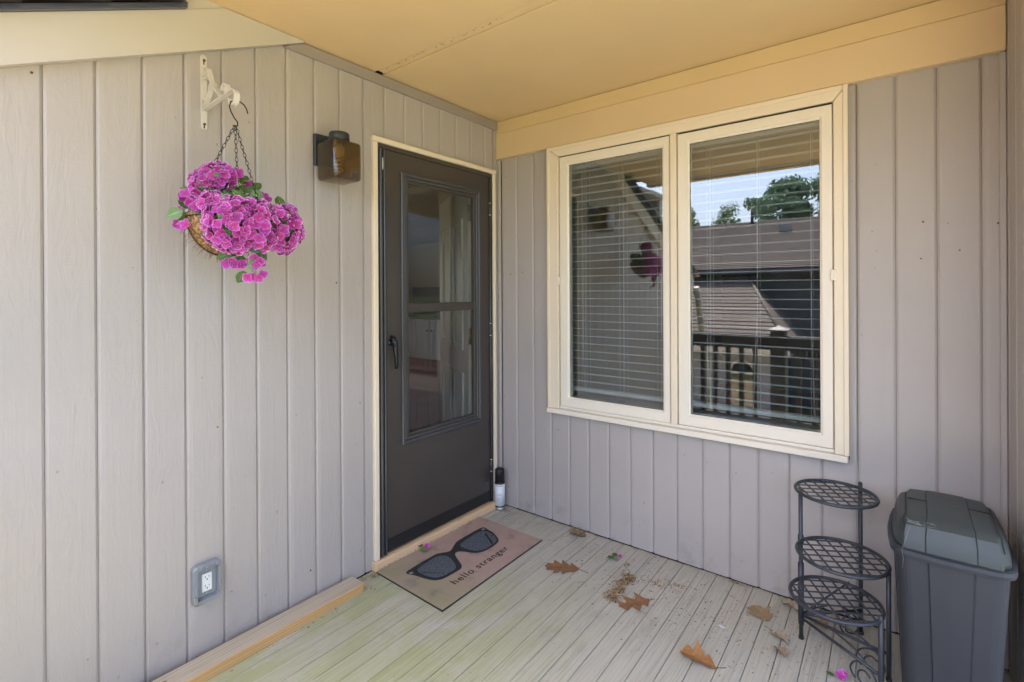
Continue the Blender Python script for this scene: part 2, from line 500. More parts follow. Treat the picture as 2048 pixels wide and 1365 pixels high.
# board with chamfered edges; ax maps (along, out, z) to the world
def board(name, parent, ax, a0, a1, zb, zt, m, dz=0, gap=.0006, ch=.0082, depth=.0064, back=-.019):
    bm = B()
    prof = [(a0 + gap, back), (a0 + gap, -depth), (a0 + ch, -.0006), (a0 + ch + .012, dz), (a1 - ch - .012, dz), (a1 - ch, -.0006), (a1 - gap, -depth), (a1 - gap, back)]
    zt_ = zt if callable(zt) else (lambda a: zt)
    extr(bm, prof, lambda a, b, k: ax(a, b, zt_(a) if k else zb))
    return obj(name, bm, m, parent)
AX_A = lambda a, b, z: (b, a, z)
AX_B = lambda a, b, z: (a, -b, z)
AX_C = lambda a, b, z: (2.368 - b, a, z)

# ------------------------------------------------------------------ ground and deck
gb = B(); box(gb, -400, 400, -600, 200, -3.2, -2.6)
tag(obj('ground', gb, M_grass), 'green lawn lying below and beyond the porch', 'ground', kind='structure')
gp = B(); box(gp, -14, 14, -11.8, -5.0, -2.596, -2.59)  # unseen ground patch added to bounce warm sunlight up to the ceiling
tag(obj('bounce_ground', gp, M_bounce_ground), 'added unseen tan ground bouncing warm light below the porch railing', 'bounce ground', kind='structure')

db = B(); box(db, -.02, 5.2, -3.0, .0, -.20, -.024)
deck = tag(obj('deck', db, M_crack), 'weathered greenish grey porch deck of narrow boards', 'deck', kind='structure')
SK = math.tan(R(1.3))
k0, P = -8, .0813
for k in range(-8, 56):
    xa = .568 + P * k; xb = xa + P
    dz = random.uniform(-.0008, .0008)
    g = .0010
    bm = B()
    def X(x, y): return x - (y + 1.0) * SK
    y1 = -.0015; y0 = -3.03
    lo = max(xa + g, .004) if xa < .05 else xa + g
    if xb - g < .02: continue
    prof = [(xa + g, -.022), (xa + g, -.002), (xa + g + .0012, dz), (xb - g - .0012, dz), (xb - g, -.002), (xb - g, -.022)]
    if X(xb, y0) < .0 or X(xa, y1) < -.01:
        pass
    extr(bm, prof, lambda a, b, kk: (X(a, y1 if kk else y0), y1 if kk else y0, b))
    obj('deck_board', bm, M_deck, deck)

# ------------------------------------------------------------------ wall A (door wall, x = 0)
RK = .457
def rake(y):  # underside of the rake board
    return 2.458 - RK * max(0.0, -y - 1.366)
wa = thing('siding_wall', 'taupe vertical board wall that carries the dark storm door', 'wall', (0, -1, 0))
gA = [-.135 - .1288 * k for k in range(-1, 28)]
gA[0] = 0.0
DY0, DY1, DZ = -.994, -.054, 2.152
for k in range(len(gA) - 1):
    a1, a0 = gA[k], gA[k + 1]
    d = random.uniform(-.0006, .0008)
    zt = lambda a: min(2.425, rake(a) + .02) if a < -1.36 else 2.425
    zb = .005 if a0 > -3.05 else -2.5
    if a1 <= DY0 + .001 or a0 >= DY1:
        board('siding_board', wa, AX_A, a0, a1, zb, zt, M_side, d)
    else:
        lo, hi = max(a0, DY0), min(a1, DY1)
        if a0 < DY0 - .004:      # strip left of the casing
            bm = B(); extr(bm, [(a0 + .0011, -.019), (a0 + .0011, -.009), (a0 + .0055, 0), (DY0, 0), (DY0, -.019)], lambda a, b, kk: AX_A(a, b, 2.425 if kk else .005))
            obj('siding_board', bm, M_side, wa)
            board('siding_board', wa, AX_A, DY0 + .0005, a1, DZ, 2.425, M_side, d)
        elif a1 > DY1 + .004:
            bm = B(); extr(bm, [(DY1, -.019), (DY1, 0), (a1 - .0055, 0), (a1 - .001, -.006), (a1 - .001, -.019)], lambda a, b, kk: AX_A(a, b, 2.425 if kk else .005))
            obj('siding_board', bm, M_side, wa)
            board('siding_board', wa, AX_A, a0, DY1 - .0005, DZ, 2.425, M_side, d)
        else:
            board('siding_board', wa, AX_A, a0, a1, DZ, 2.425, M_side, d)
bm = B()   # sheathing behind the boards
extr(bm, [(-3.58, -2.6), (-3.58, 1.42), (-1.366, 2.44), (-1.366, 2.6), (-1.0, 2.6), (-1.0, -2.6)], lambda a, b, k: (-.15 if k else -.02, a, b))
obj('sheathing', bm, M_crack, wa)
bm = B(); box(bm, -.15, -.02, -.999, -.05, 2.16, 2.6); obj('sheathing', bm, M_crack, wa)
bm = B(); box(bm, -.15, -.02, -.05, .14, -2.6, 2.6); obj('sheathing', bm, M_crack, wa)
bm = B()   # frieze under the ceiling
extr(bm, [(-1.440, 2.419), (-1.405, 2.438), (-1.366, 2.456), (-1.345, 2.466), (-.001, 2.466), (-.001, 2.414)], lambda a, b, k: (.016 if k else .001, a, b))
obj('frieze_board', bm, M_taupe_trim, wa)
# weathered nail heads and small knots
random.seed(31)
def nails(par, pts, n):
    for (p, d) in pts:
        bm = B(); q = Vector(p); tube(bm, [q, q + Vector(d) * .0016], random.uniform(.0028, .0042), 8)
        obj('nail_head', bm, random.choice((M_rust, M_taupe_trim, M_taupe_trim)), par)
nails(wa, [((.0, -(.135 + .1288 * k + random.choice((.028, .10)) + random.uniform(-.006, .006)), z + random.uniform(-.05, .05)), (1, 0, 0)) for k in range(7, 17) for z in (.16, .82, 1.45, 2.02) if random.random() < .55], 0)
# corner stop where the two walls meet
bm = cbox(.001, .022, -.02, -.001, .03, 2.226, .003)
obj('corner_strip', bm, M_side, wa)

# rake and side roof
wr = thing('side_roof', 'low side roof edge with cream rake board and dark drip edge, above the flower basket', 'roof', (0, -3, 1.6))
ye = -3.72
def rk(y, off): return 2.458 + off - RK * (-y - 1.366)
bm = B(); extr(bm, [(-1.36, rk(-1.36, 0)), (ye, rk(ye, 0)), (ye, rk(ye, .152)), (-1.70, rk(-1.70, .152)), (-1.69, 2.468), (-1.36, 2.468)], lambda a, b, k: (.032 if k else .002, a, b))
obj('rake_board', bm, M_rake, wr)
bm = B(); extr(bm, [(-1.812, rk(-1.812, .154)), (-1.692, rk(-1.692, .154)), (-1.692, 2.62), (-1.812, 2.62)], lambda a, b, k: (.028 if k else .002, a, b))
obj('infill_board', bm, M_rake, wr)
bm = B(); extr(bm, [(-1.815, rk(-1.815, .153)), (ye, rk(ye, .153)), (ye, rk(ye, .172)), (-1.815, rk(-1.815, .172))], lambda a, b, k: (.050 if k else -.02, a, b))
obj('drip_edge', bm, M_drip, wr)
for i in range(9):   # shingle courses on the side roof
    ya = -1.83 - i * .21; yb = ya - .25
    bm = B(); extr(bm, [(ya, rk(ya, .1735)), (yb, rk(yb, .1735 + .012)), (yb, rk(yb, .1735 + .034)), (ya, rk(ya, .1735 + .020))], lambda a, b, k: ((.085 + .006 * (i % 3)) if k else -5.5, a, b))
    obj('shingle_course', bm, M_edge, wr)
bm = B(); extr(bm, [(-1.83, rk(-1.83, .150)), (ye, rk(ye, .150)), (ye, rk(ye, .18)), (-1.83, rk(-1.83, .18))], lambda a, b, k: (-.021 if k else -5.5, a, b))
obj('roof_deck', bm, M_crack, wr)

dsp = thing('downspout', 'pale downspout at the low corner of the side roof, mirrored in the window', 'downspout', (.06, -3.72, 1.3))
bm = B(); tube(bm, [(.05, -3.73, 1.42), (.06, -3.78, 1.30), (.06, -3.90, .95), (.06, -4.02, .60), (.06, -4.14, .10), (.06, -4.2, -.6), (.06, -4.2, -2.58)], .045, 8); obj('pipe', bm, M_rake, dsp)
# ------------------------------------------------------------------ wall B (window wall, y = 0)
wb = thing('siding_wall', 'grey taupe vertical board wall around the double window', 'wall', (1.2, 0, 0))
gB = [.018, .145, .272] + [.399 + .1270 * k for k in range(0, 17)]
gB[-1] = 2.366
WX0, WX1, WZ0, WZ1 = .399, 1.893, .662, 2.226
for k in range(len(gB) - 1):
    a0, a1 = gB[k], gB[k + 1]
    d = random.uniform(-.0006, .0008)
    inside = a0 >= WX0 - .002 and a1 <= WX1 + .05
    if a0 >= 1.79 and a0 < 1.80:
        board('siding_board', wb, AX_B, a0, a1, .008, WZ0, M_side, d)
        bm = B(); extr(bm, [(WX1 + .001, -.019), (WX1 + .001, 0), (a1 - .0055, 0), (a1 - .0011, -.009), (a1 - .0011, -.019)], lambda a, b, kk: AX_B(a, b, 2.231 if kk else WZ0 + .0005))
        obj('siding_board', bm, M_side, wb)
    else:
        board('siding_board', wb, AX_B, a0, a1, .0045, WZ0 if inside else 2.231, M_side, d)
nails(wb, [((a + random.uniform(.02, .10), .0, z + random.uniform(-.04, .04)), (0, -1, 0)) for a in gB[:-1] for z in (.10, .55, 1.50, 1.62, 2.1) if (z < .6 or a > 1.9 or a < .28) and random.random() < .5], 0)
for (x0, x1, z0, z1) in ((-.02, .47, -.2, 2.6), (1.845, 2.5, -.2, 2.6), (.47, 1.845, -.2, .70), (.47, 1.845, 2.17, 2.6)):
    bm = B(); box(bm, x0, x1, .0195, .14, z0, z1); obj('sheathing', bm, M_crack, wb)
obj('header_board', cbox(.001, 2.366, -.034, .018, 2.2285, 2.388, .003), M_warm_lit_cream, wb)
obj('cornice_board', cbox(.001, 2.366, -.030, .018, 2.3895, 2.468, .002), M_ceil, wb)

# ------------------------------------------------------------------ wall C (right return)
wc = thing('siding_wall', 'narrow shaded board wall behind the trash can', 'wall', (2.37, -.2, 0))
gC = [0.0, -.052, -.20, -.329, -.40]
for k in range(len(gC) - 1):
    board('siding_board', wc, AX_C, gC[k + 1], gC[k], .01, 2.465, M_side, random.uniform(-.0006, .0008))
obj('corner_strip', cbox(2.349, 2.3675, -.021, -.0005, .012, 2.226, .003), M_side, wc)
bm = B(); box(bm, 2.388, 2.52, gC[-1], .14, -.2, 2.6); obj('sheathing', bm, M_side, wc)

# ------------------------------------------------------------------ porch ceiling and main roof
pr_ = thing('porch_roof', 'cream porch ceiling with one taped joint', 'ceiling', (1.2, -1.2, 2.47))
for (y0, y1) in ((-.9235, -.001), (-2.38, -.975)):
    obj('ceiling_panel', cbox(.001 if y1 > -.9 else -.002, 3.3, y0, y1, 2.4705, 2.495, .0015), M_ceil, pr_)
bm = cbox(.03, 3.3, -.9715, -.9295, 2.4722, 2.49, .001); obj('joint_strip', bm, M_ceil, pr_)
bm = B()
for i in range(46):   # flakes coloured dark for the small shadow marks along the strip
    x = .08 + random.random() ** 1.5 * .75
    y = -.969 + random.uniform(0, .014); box(bm, x, x + random.uniform(.003, .010), y, y + random.uniform(.001, .004), 2.4704, 2.4724)
o = obj('flake_shadow_marks', bm, M_taupe_trim, pr_)
bm = B(); box(bm, -.002, 3.3, -2.46, -2.382, 2.44, 2.66); obj('front_fascia', bm, M_warm_lit_cream, pr_)
bm = B(); extr(bm, [(-2.62, 2.63), (6.0, 5.9), (6.0, 6.0), (-2.62, 2.73)], lambda a, b, k: (3.5 if k else -7.0, a, b)); obj('roof_slab', bm, M_shingle, pr_)
bm = B(); box(bm, -.15, 3.3, -2.38, .14, 2.50, 2.62); obj('framing', bm, M_crack, pr_)

# ------------------------------------------------------------------ interior
fl = B(); box(fl, -7, -.151, -3.2, 6, -.1, .045); box(fl, -.151, 2.5, .141, 6, -.1, .045); box(fl, -.151, -.04, -.99, -.06, -.1, .040)
tag(obj('floor', fl, M_carpet), 'dark red carpet inside the door', 'floor', kind='structure')
rm = thing('room_wall', 'dim beige room walls seen through the door glass', 'wall', (-3, 2, 0))
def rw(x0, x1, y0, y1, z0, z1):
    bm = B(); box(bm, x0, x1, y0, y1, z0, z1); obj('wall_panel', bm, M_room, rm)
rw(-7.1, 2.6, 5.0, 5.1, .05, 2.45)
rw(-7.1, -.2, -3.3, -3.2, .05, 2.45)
rw(-7.1, -7.0, -3.2, 5.0, .05, .9); rw(-7.1, -7.0, -3.2, 5.0, 2.1, 2.45); rw(-7.1, -7.0, -3.2, .2, .9, 2.1); rw(-7.1, -7.0, 2.4, 5.0, .9, 2.1)  # gap in the unseen west wall, added to let skylight in
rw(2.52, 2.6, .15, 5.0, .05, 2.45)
rw(-.10, .0, .46, 5.0, .05, 2.45)
rw(-7.1, 2.6, -3.3, 5.1, 2.46, 2.5) if False else None
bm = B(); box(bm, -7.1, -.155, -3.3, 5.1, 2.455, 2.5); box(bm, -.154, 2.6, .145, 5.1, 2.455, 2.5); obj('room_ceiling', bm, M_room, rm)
kc = thing('kitchen_cabinet', 'white base cabinets under a dark counter seen through the door glass', 'cabinet', (-5.3, 4.6, .05))
for k in range(8):
    x0 = -6.6 + k * .42
    obj('cabinet_door', cbox(x0 + .004, x0 + .416, 4.30, 4.32, .12, .80, .004), M_inwhite, kc)
    bm = B(); tube(bm, [(x0 + (.06 if k % 2 else .36), 4.30, .62), (x0 + (.06 if k % 2 else .36), 4.275, .62)], .014, 8); obj('knob', bm, M_black, kc)
bm = B(); box(bm, -6.6, -3.24, 4.321, 4.98, .05, .84); obj('carcass', bm, M_inwhite, kc)
bm = B(); box(bm, -6.65, -3.2, 4.27, 4.99, .841, .885); obj('counter_top', bm, M_counter, kc)
bm = B(); box(bm, -6.6, -3.24, 4.65, 4.99, 1.50, 2.40); tag(obj('wall_cupboard', bm, M_room), 'pale wall cupboard hanging above the dark kitchen counter', 'cupboard')
bm = B(); box(bm, -6.6, -3.24, 4.96, 4.995, .89, 1.49); obj('backsplash', bm, M_counter, kc)

# inner door, swung open
idr = thing('inner_door', 'pale panelled inner door standing open behind the storm door', 'door', (-.06, -.2, .05))
hin = Vector((-.075, -.215, 0)); end = Vector((-.80, .235, 0))
dd = (end - hin).normalized(); nn = Vector((dd.y, -dd.x, 0))
if nn.y > 0: nn = -nn
def IB(u0, u1, t0, t1, z0, z1, bm):
    vs_ = []
    for u in (u0, u1):
        for t_ in (t0, t1):
            for z in (z0, z1):
                p = hin + dd * u + nn * t_; vs_.append(bm.verts.new((p.x, p.y, z)))
    for q in ((0, 1, 3, 2), (4, 6, 7, 5), (0, 4, 5, 1), (2, 3, 7, 6), (0, 2, 6, 4), (1, 5, 7, 3)): bm.faces.new([vs_[i] for i in q])
bm = B(); IB(0, .852, -.04, 0, .06, 2.06, bm); obj('door_leaf', bm, M_inwhite, idr)
for (u0, u1) in ((.12, .39), (.46, .73)):
    for (z0, z1) in ((.25, .85), (1.0, 1.85)):
        bm = B()
        IB(u0, u0 + .03, .0005, .012, z0, z1, bm); IB(u1 - .03, u1, .0005, .012, z0, z1, bm); IB(u0 + .03, u1 - .03, .0005, .012, z0, z0 + .03, bm); IB(u0 + .03, u1 - .03, .0005, .012, z1 - .03, z1, bm)
        obj('panel_moulding', bm, M_inwhite, idr)
for z in (.32, 1.05, 1.82):
    bm = B(); tube(bm, [(-.062, -.222, z), (-.062, -.222, z + .1)], .008, 8); box(bm, -.062, -.058, -.215, -.12, z, z + .1); obj('hinge', bm, M_brass if z > 1 and z < 1.5 else M_steel, idr)

# ------------------------------------------------------------------ door frame
dfm = thing('door_frame', 'cream door casing with dark bronze jambs around the storm door', 'door frame', (0, -.52, 0))
obj('side_casing', cbox(-.02, .020, -.992, -.9655, .046, 2.125, .003), M_case, dfm)
obj('side_casing', cbox(-.02, .020, -.0775, -.0545, .046, 2.125, .003), M_case, dfm)
obj('head_casing', cbox(-.02, .022, -.994, -.0535, 2.126, 2.152, .003), M_case, dfm)
bm = cbox(-.14, .034, -1.002, -.072, .001, .045, .003); obj('threshold', bm, M_thresh, dfm)
def ybar(y0, y1, x1, z0, z1, par, name, m, ch=.002):
    return obj(name, cbox(-.03, x1, y0, y1, z0, z1, ch), m, par)
ybar(-.965, -.950, .006, .046, 2.125, dfm, 'door_jamb', M_dark)
ybar(-.9495, -.934, .016, .046, 2.1, dfm, 'door_jamb', M_alu, .004)
ybar(-.9335, -.926, .004, .046, 2.1, dfm, 'door_jamb', M_black)
ybar(-.9255, -.915, .015, .046, 2.1, dfm, 'door_jamb', M_alu, .003)
ybar(-.102, -.078, .008, .046, 2.125, dfm, 'door_jamb', M_black)
obj('head_jamb', cbox(-.03, .010, -.9645, -.0785, 2.1015, 2.1255, .002), M_dark, dfm)
for yy in ((-1.0, -.967), (-.077, -.05)):
    bm = B(); box(bm, -.15, -.031, yy[0], yy[1], .046, 2.15); obj('inner_jamb', bm, M_inwhite, dfm)
bm = B(); box(bm, -.149, -.031, -.966, -.078, 2.1, 2.159); obj('inner_jamb', bm, M_inwhite, dfm)
obj('gap_light_clip', cbox(-.02, .012, -.9325, -.928, 1.995, 2.055, .001), M_white, dfm)  # white clip standing in for light seen through the door gap

# ------------------------------------------------------------------ storm door
sdr = thing('storm_door', 'dark bronze storm door with tall glass pane and lever handle', 'door', (0, -.5, .05))
Y0, Y1, Z0, Z1 = -.909, -.108, .062, 2.099
wy0, wy1, wz0, wz1 = -.806, -.204, .586, 1.998
xs, xf = -.025, .006
bm = B(); box(bm, xs, xf, Y0, wy0, Z0, Z1); box(bm, xs, xf, wy1, Y1, Z0, Z1); box(bm, xs, xf, wy0, wy1, wz1, Z1); box(bm, xs, xf, wy0, wy1, Z0, wz0)
bmesh.ops.remove_doubles(bm, verts=bm.verts, dist=1e-5)
obj('door_panel', bm, M_dark, sdr)
def frame_ring(y0, y1, z0, z1, wd, x0, x1, ch=.003):
    """a mitred rectangular ring of bars"""
    bm = B()
    o_ = [(y0, z0), (y1, z0), (y1, z1), (y0, z1)]
    i_ = [(y0 + wd, z0 + wd), (y1 - wd, z0 + wd), (y1 - wd, z1 - wd), (y0 + wd, z1 - wd)]
    oc = [(y0 + ch, z0 + ch), (y1 - ch, z0 + ch), (y1 - ch, z1 - ch), (y0 + ch, z1 - ch)]
    ic = [(y0 + wd - ch, z0 + wd - ch), (y1 - wd + ch, z0 + wd - ch), (y1 - wd + ch, z1 - wd + ch), (y0 + wd - ch, z1 - wd + ch)]
    loops = [(o_, x0), (o_, x1 - ch), (oc, x1), (ic, x1), (i_, x1 - ch), (i_, x0)]
    vv = [[bm.verts.new((x, y, z)) for y, z in L] for L, x in loops]
    for A, Bq in zip(vv, vv[1:] + vv[:1]):
        for k in range(4):
            bm.faces.new((A[k], A[(k + 1) % 4], Bq[(k + 1) % 4], Bq[k]))
    return bm
obj('window_moulding', frame_ring(-.815, -.195, .578, 2.006, .020, .0062, .017, .004), M_alu, sdr)
obj('window_moulding', frame_ring(-.7945, -.2155, .5985, 1.9855, .016, -.01, .012, .003), M_alu, sdr)
obj('window_moulding', frame_ring(-.778, -.232, .615, 1.969, .016, -.02, .005, .002), M_dark, sdr)
gi = (-.763, -.247)
bm = B(); box(bm, -.006, -.003, gi[0], gi[1], 1.318, 1.954); obj('glass_pane', bm, M_glassd, sdr)
bm = B(); box(bm, -.016, -.013, gi[0], gi[1], .630, 1.266); obj('glass_pane', bm, M_glassd, sdr)
obj('mid_rail', cbox(-.02, .001, gi[0] + .0005, gi[1] - .0005, 1.267, 1.317, .003), M_dark, sdr)
for (y, z) in ((-.757, 1.935), (-.254, 1.92)):
    obj('retainer_clip', cbox(-.002, .003, y - .005, y + .005, z - .003, z + .003, .001), M_black, sdr)
obj('bottom_sweep', cbox(-.026, .0095, Y0 + .001, Y1 - .001, .057, .122, .002), M_black, sdr)
# pull handle
bm = B()
tube(bm, [(.006, -.884, 1.12), (.012, -.884, 1.12)], .017, 14)
hp = [(.012, -.884, 1.150), (.028, -.884, 1.143), (.036, -.882, 1.120), (.038, -.878, 1.085), (.036, -.871, 1.045), (.031, -.866, 1.010), (.027, -.864, .992), (.025, -.864, .984)]
tube(bm, hp, [.008, .014, .016, .013, .0105, .0085, .008, .005], 12)
hd = obj('handle', bm, M_gloss, sdr, True)
bm = B(); tube(bm, [(.02, -.866, 1.105), (.034, -.866, 1.105)], .006, 10); obj('lock_button', bm, M_iron, hd, True)
bm = B(); tube(bm, [(.012, -.1045, .07), (.012, -.1045, 2.09)], .0055, 10); obj('hinge_tube', bm, M_alu, sdr)
for z in (.24, 1.10, 1.86):
    for dz in (0, .075):
        bm = B(); tube(bm, [(.012, -.1045, z + dz), (.012, -.1045, z + dz + .004)], .0066, 10); obj('hinge_washer', bm, M_white, sdr)
    bm = B(); tube(bm, [(.012, -.1045, z + .0045), (.012, -.1045, z + .0745)], .0064, 10); obj('hinge', bm, M_alu, sdr)

# ------------------------------------------------------------------ window
win = thing('casement_window', 'cream framed double casement window with blinds behind the glass', 'window', (1.145, 0, .66))
def yb(name, x0, x1, z0, z1, yf, yk, m, par, ch=.003): return obj(name, cbox(x0, x1, yf, yk, z0, z1, ch), m, par)
cy = -.032
bm = B()
extr(bm, [(1.8445, .688), (1.893, .688), (1.893, 2.226), (1.8445, 2.1665)], lambda a, b, k: (a, .0 if k else cy, b)); bmesh.ops.bevel(bm, geom=list(bm.edges), offset=.002, segments=1, affect='EDGES')
obj('casing_board', bm, M_case, win)
bm = B(); extr(bm, [(.401, .688), (.4735, .688), (.4735, 2.1665), (.401, 2.226)], lambda a, b, k: (a, .0 if k else cy, b)); bmesh.ops.bevel(bm, geom=list(bm.edges), offset=.002, segments=1, affect='EDGES')
obj('casing_board', bm, M_case, win)
bm = B(); extr(bm, [(.4765, 2.1675), (1.8425, 2.1675), (1.8915, 2.2275), (.4035, 2.2275)], lambda a, b, k: (a, .0 if k else cy, b)); bmesh.ops.bevel(bm, geom=list(bm.edges), offset=.002, segments=1, affect='EDGES')
obj('head_casing', bm, M_case, win)
# raised back band on the casing
yb('back_band', 1.878, 1.896, .688, 2.2265, -.038, -.0325, M_case, win, .002)
yb('back_band', .398, .416, .688, 2.2265, -.038, -.0325, M_case, win, .002)
yb('back_band', .417, 1.877, 2.208, 2.2265, -.038, -.0325, M_case, win, .002)
yb('sill_lip', .397, 1.891, .660, .6865, -.046, .0, M_sash, win)
yb('sub_sill', .474, 1.844, .6875, .703, -.020, .018, M_sash, win, .002)
yb('mullion', 1.1455, 1.1765, .7035, 2.167, -.034, .02, M_case, win)
for (x0, x1) in ((.474, .479), (1.1405, 1.145), (1.177, 1.1805), (1.8405, 1.844)):
    yb('stop_bead', x0, x1, .7035, 2.1665, -.012, .02, M_case, win, .001)
def sash(x0, x1, z0, z1, gx0, gx1, gz0, gz1):
    bm = B(); yf, yk = -.024, .022
    o_ = [(x0, z0), (x1, z0), (x1, z1), (x0, z1)]; i_ = [(gx0, gz0), (gx1, gz0), (gx1, gz1), (gx0, gz1)]
    c = .003
    def ins(L, s): return [(L[0][0] + s, L[0][1] + s), (L[1][0] - s, L[1][1] + s), (L[2][0] - s, L[2][1] - s), (L[3][0] + s, L[3][1] - s)]
    loops = [(o_, yk), (o_, yf + c), (ins(o_, c), yf), (ins(i_, -.009), yf), (ins(i_, -.007), yf + .004), (ins(i_, -.001), yf + .007), (i_, yf + .010), (i_, yk)]
    vv = [[bm.verts.new((x, y, z)) for x, z in L] for L, y in loops]
    for A, Bq in zip(vv, vv[1:] + vv[:1]):
        for k in range(4): bm.faces.new((A[k], A[(k + 1) % 4], Bq[(k + 1) % 4], Bq[k]))
    s = obj('sash', bm, M_sash, win)
    bm = B(); box(bm, gx0 - .004, gx1 + .004, -.008, -.004, gz0 - .004, gz1 + .004); obj('glass_pane', bm, M_glassw, s)
    # uneven black glazing bead with paint runs
    bm = B()
    n = 46
    def bead(p, q, inn):
        pv = None
        for i in range(n + 1):
            f = i / n; a = Vector(p).lerp(Vector(q), f)
            wv_ = random.uniform(.0008, .0030)
            b_ = a + Vector(inn) * wv_
            cur = (bm.verts.new((a.x, -.0092, a.y)), bm.verts.new((b_.x, -.0092, b_.y)))
            if pv: bm.faces.new((pv[0], cur[0], cur[1], pv[1]))
            pv = cur
    bead((gx0, gz0), (gx1, gz0), (0, 1)); bead((gx0, gz1), (gx1, gz1), (0, -1)); bead((gx0, gz0), (gx0, gz1), (1, 0)); bead((gx1, gz0), (gx1, gz1), (-1, 0))
    obj('glazing_bead', bm, M_black, s)
    return s
sL = sash(.4805, 1.1395, .705, 2.163, .540, 1.100, .762, 2.111)
sR = sash(1.1815, 1.8395, .706, 2.160, 1.239, 1.792, .764, 2.106)
for x in (.4765, 1.8425):
    yb('hinge_clip', x - .010, x + .010, 1.415, 1.462, -.0365, -.026, M_sash, win, .002)
for (x0, x1, z) in ((.483, 1.138, 2.1655), (1.183, 1.838, 2.1635)):
    bm = B(); box(bm, x0, x1, -.0225, -.01, z - .0008, z + .0014); obj('gap_seal', bm, M_black, win)
# inside stool and jamb liner
for (x0, x1) in ((.47, 1.1425), (1.1785, 1.845)):
    bm = B(); box(bm, x0, x1, .0235, .20, .700, .742); obj('inside_stool', bm, M_slat, win)

# ------------------------------------------------------------------ blinds
def blind(x0, x1, strings, label):
    t = thing('venetian_blind', label, 'blind', ((x0 + x1) / 2, .07, 2.1), 'slatted blinds behind the window panes')
    obj('head_rail', cbox(x0, x1, .045, .095, 2.10, 2.135, .003), M_slat, t)
    z = 2.085; i = 0
    W = .031
    while z > .835:
        bm = B()
        tilt = R(-2.0) + R(random.uniform(-1.2, 1.2)); sag = random.uniform(-.0012, .0012)
        prof = [(-W / 2, -.0012), (-W / 4, .0010), (0, .0018), (W / 4, .0010), (W / 2, -.0012)]
        prof = [(a * math.cos(tilt) - b * math.sin(tilt), a * math.sin(tilt) + b * math.cos(tilt)) for a, b in prof]
        poly = prof + [(a, b - .0022) for a, b in prof[::-1]]
        extr(bm, poly, lambda a, b, k: (x1 if k else x0, .070 + a, z + b + (sag if k else -sag)))
        obj('slat', bm, M_slat, t)
        z -= .0441; i += 1
    obj('bottom_rail', cbox(x0, x1, .046, .094, .790, .812, .004), M_slat, t)
    for s in strings:
        bm = B(); tube(bm, [(s, .045, 2.1), (s + .001, .045, 1.4), (s, .045, .80)], .0009, 5); obj('ladder_cord', bm, M_cord, t)
        bm = B(); tube(bm, [(s + .003, .095, 2.1), (s + .003, .095, .80)], .0009, 5); obj('ladder_cord', bm, M_cord, t)
    return t
bl1 = blind(.497, 1.110, (.590, .612, .829, .851, 1.046, 1.066), 'horizontal slat blind behind the pane nearest the storm door')
bl2 = blind(1.212, 1.815, (1.303, 1.316, 1.531, 1.750), 'horizontal slat blind behind the pane nearest the trash can')
bm = B(); tube(bm, [(1.536, .040, 2.08), (1.534, .037, 1.3), (1.520, .035, .97), (1.515, .036, .80)], .0012, 5); obj('pull_cord', bm, M_cord, bl2)
bm = B(); tube(bm, [(1.752, .040, 2.08), (1.754, .037, 1.2), (1.762, .035, .92), (1.766, .036, .80)], .0012, 5); obj('pull_cord', bm, M_cord, bl2)
bm = B(); tube(bm, [(.60, .040, 2.08), (.602, .037, 1.0), (.612, .034, .83), (.628, .034, .79)], .0012, 5); obj('pull_cord', bm, M_cord, bl1)

# ------------------------------------------------------------------ wall lamp
lp = thing('wall_lamp', 'smoked glass cube wall lamp beside the storm door', 'lamp', (0, -1.24, 2.0))
obj('back_plate', cbox(.001, .020, -1.304, -1.186, 1.945, 2.086, .003), M_iron, lp)
bm = B(); box(bm, .0205, .085, -1.262, -1.222, 2.044, 2.062); obj('arm', bm, M_iron, lp)
lc = (.107, -1.240, 0)
bm = B(); lathe(bm, [(.0, 2.082), (.040, 2.082), (.044, 2.078), (.045, 2.042), (.040, 2.0405), (.0, 2.0405)][::-1], lc, 28)
obj('socket_cap', bm, M_iron, lp)
sx0, sx1, sy0, sy1, sz0, sz1 = .037, .177, -1.310, -1.170, 1.868, 2.039
bm = cbox(sx0, sx1, sy0, sy1, sz0, sz1, .016, 5)
bm2 = cbox(sx0 + .004, sx1 - .004, sy0 + .004, sy1 - .004, sz0 + .004, sz1 - .004, .013, 4)
me_t = bpy.data.meshes.new('t'); bm2.to_mesh(me_t); bm2.free()
bm.from_mesh(me_t); bpy.data.meshes.remove(me_t)
obj('glass_shade', bm, M_smoke, lp, True)
bm = B(); lathe(bm, [(0, 1.975), (.014, 1.975), (.021, 1.985), (.023, 2.0), (.023, 2.018), (.015, 2.022), (.013, 2.034), (0, 2.034)], lc, 20)
bulb = obj('bulb_base', bm, M_bulb, lp)
bm = B(); tube(bm, [(lc[0] + .0165 * math.cos(a * .45), lc[1] + .0165 * math.sin(a * .45), 1.972 - a * .0012) for a in range(56)], .0056, 8); obj('spiral_tube', bm, M_bulb, bulb)

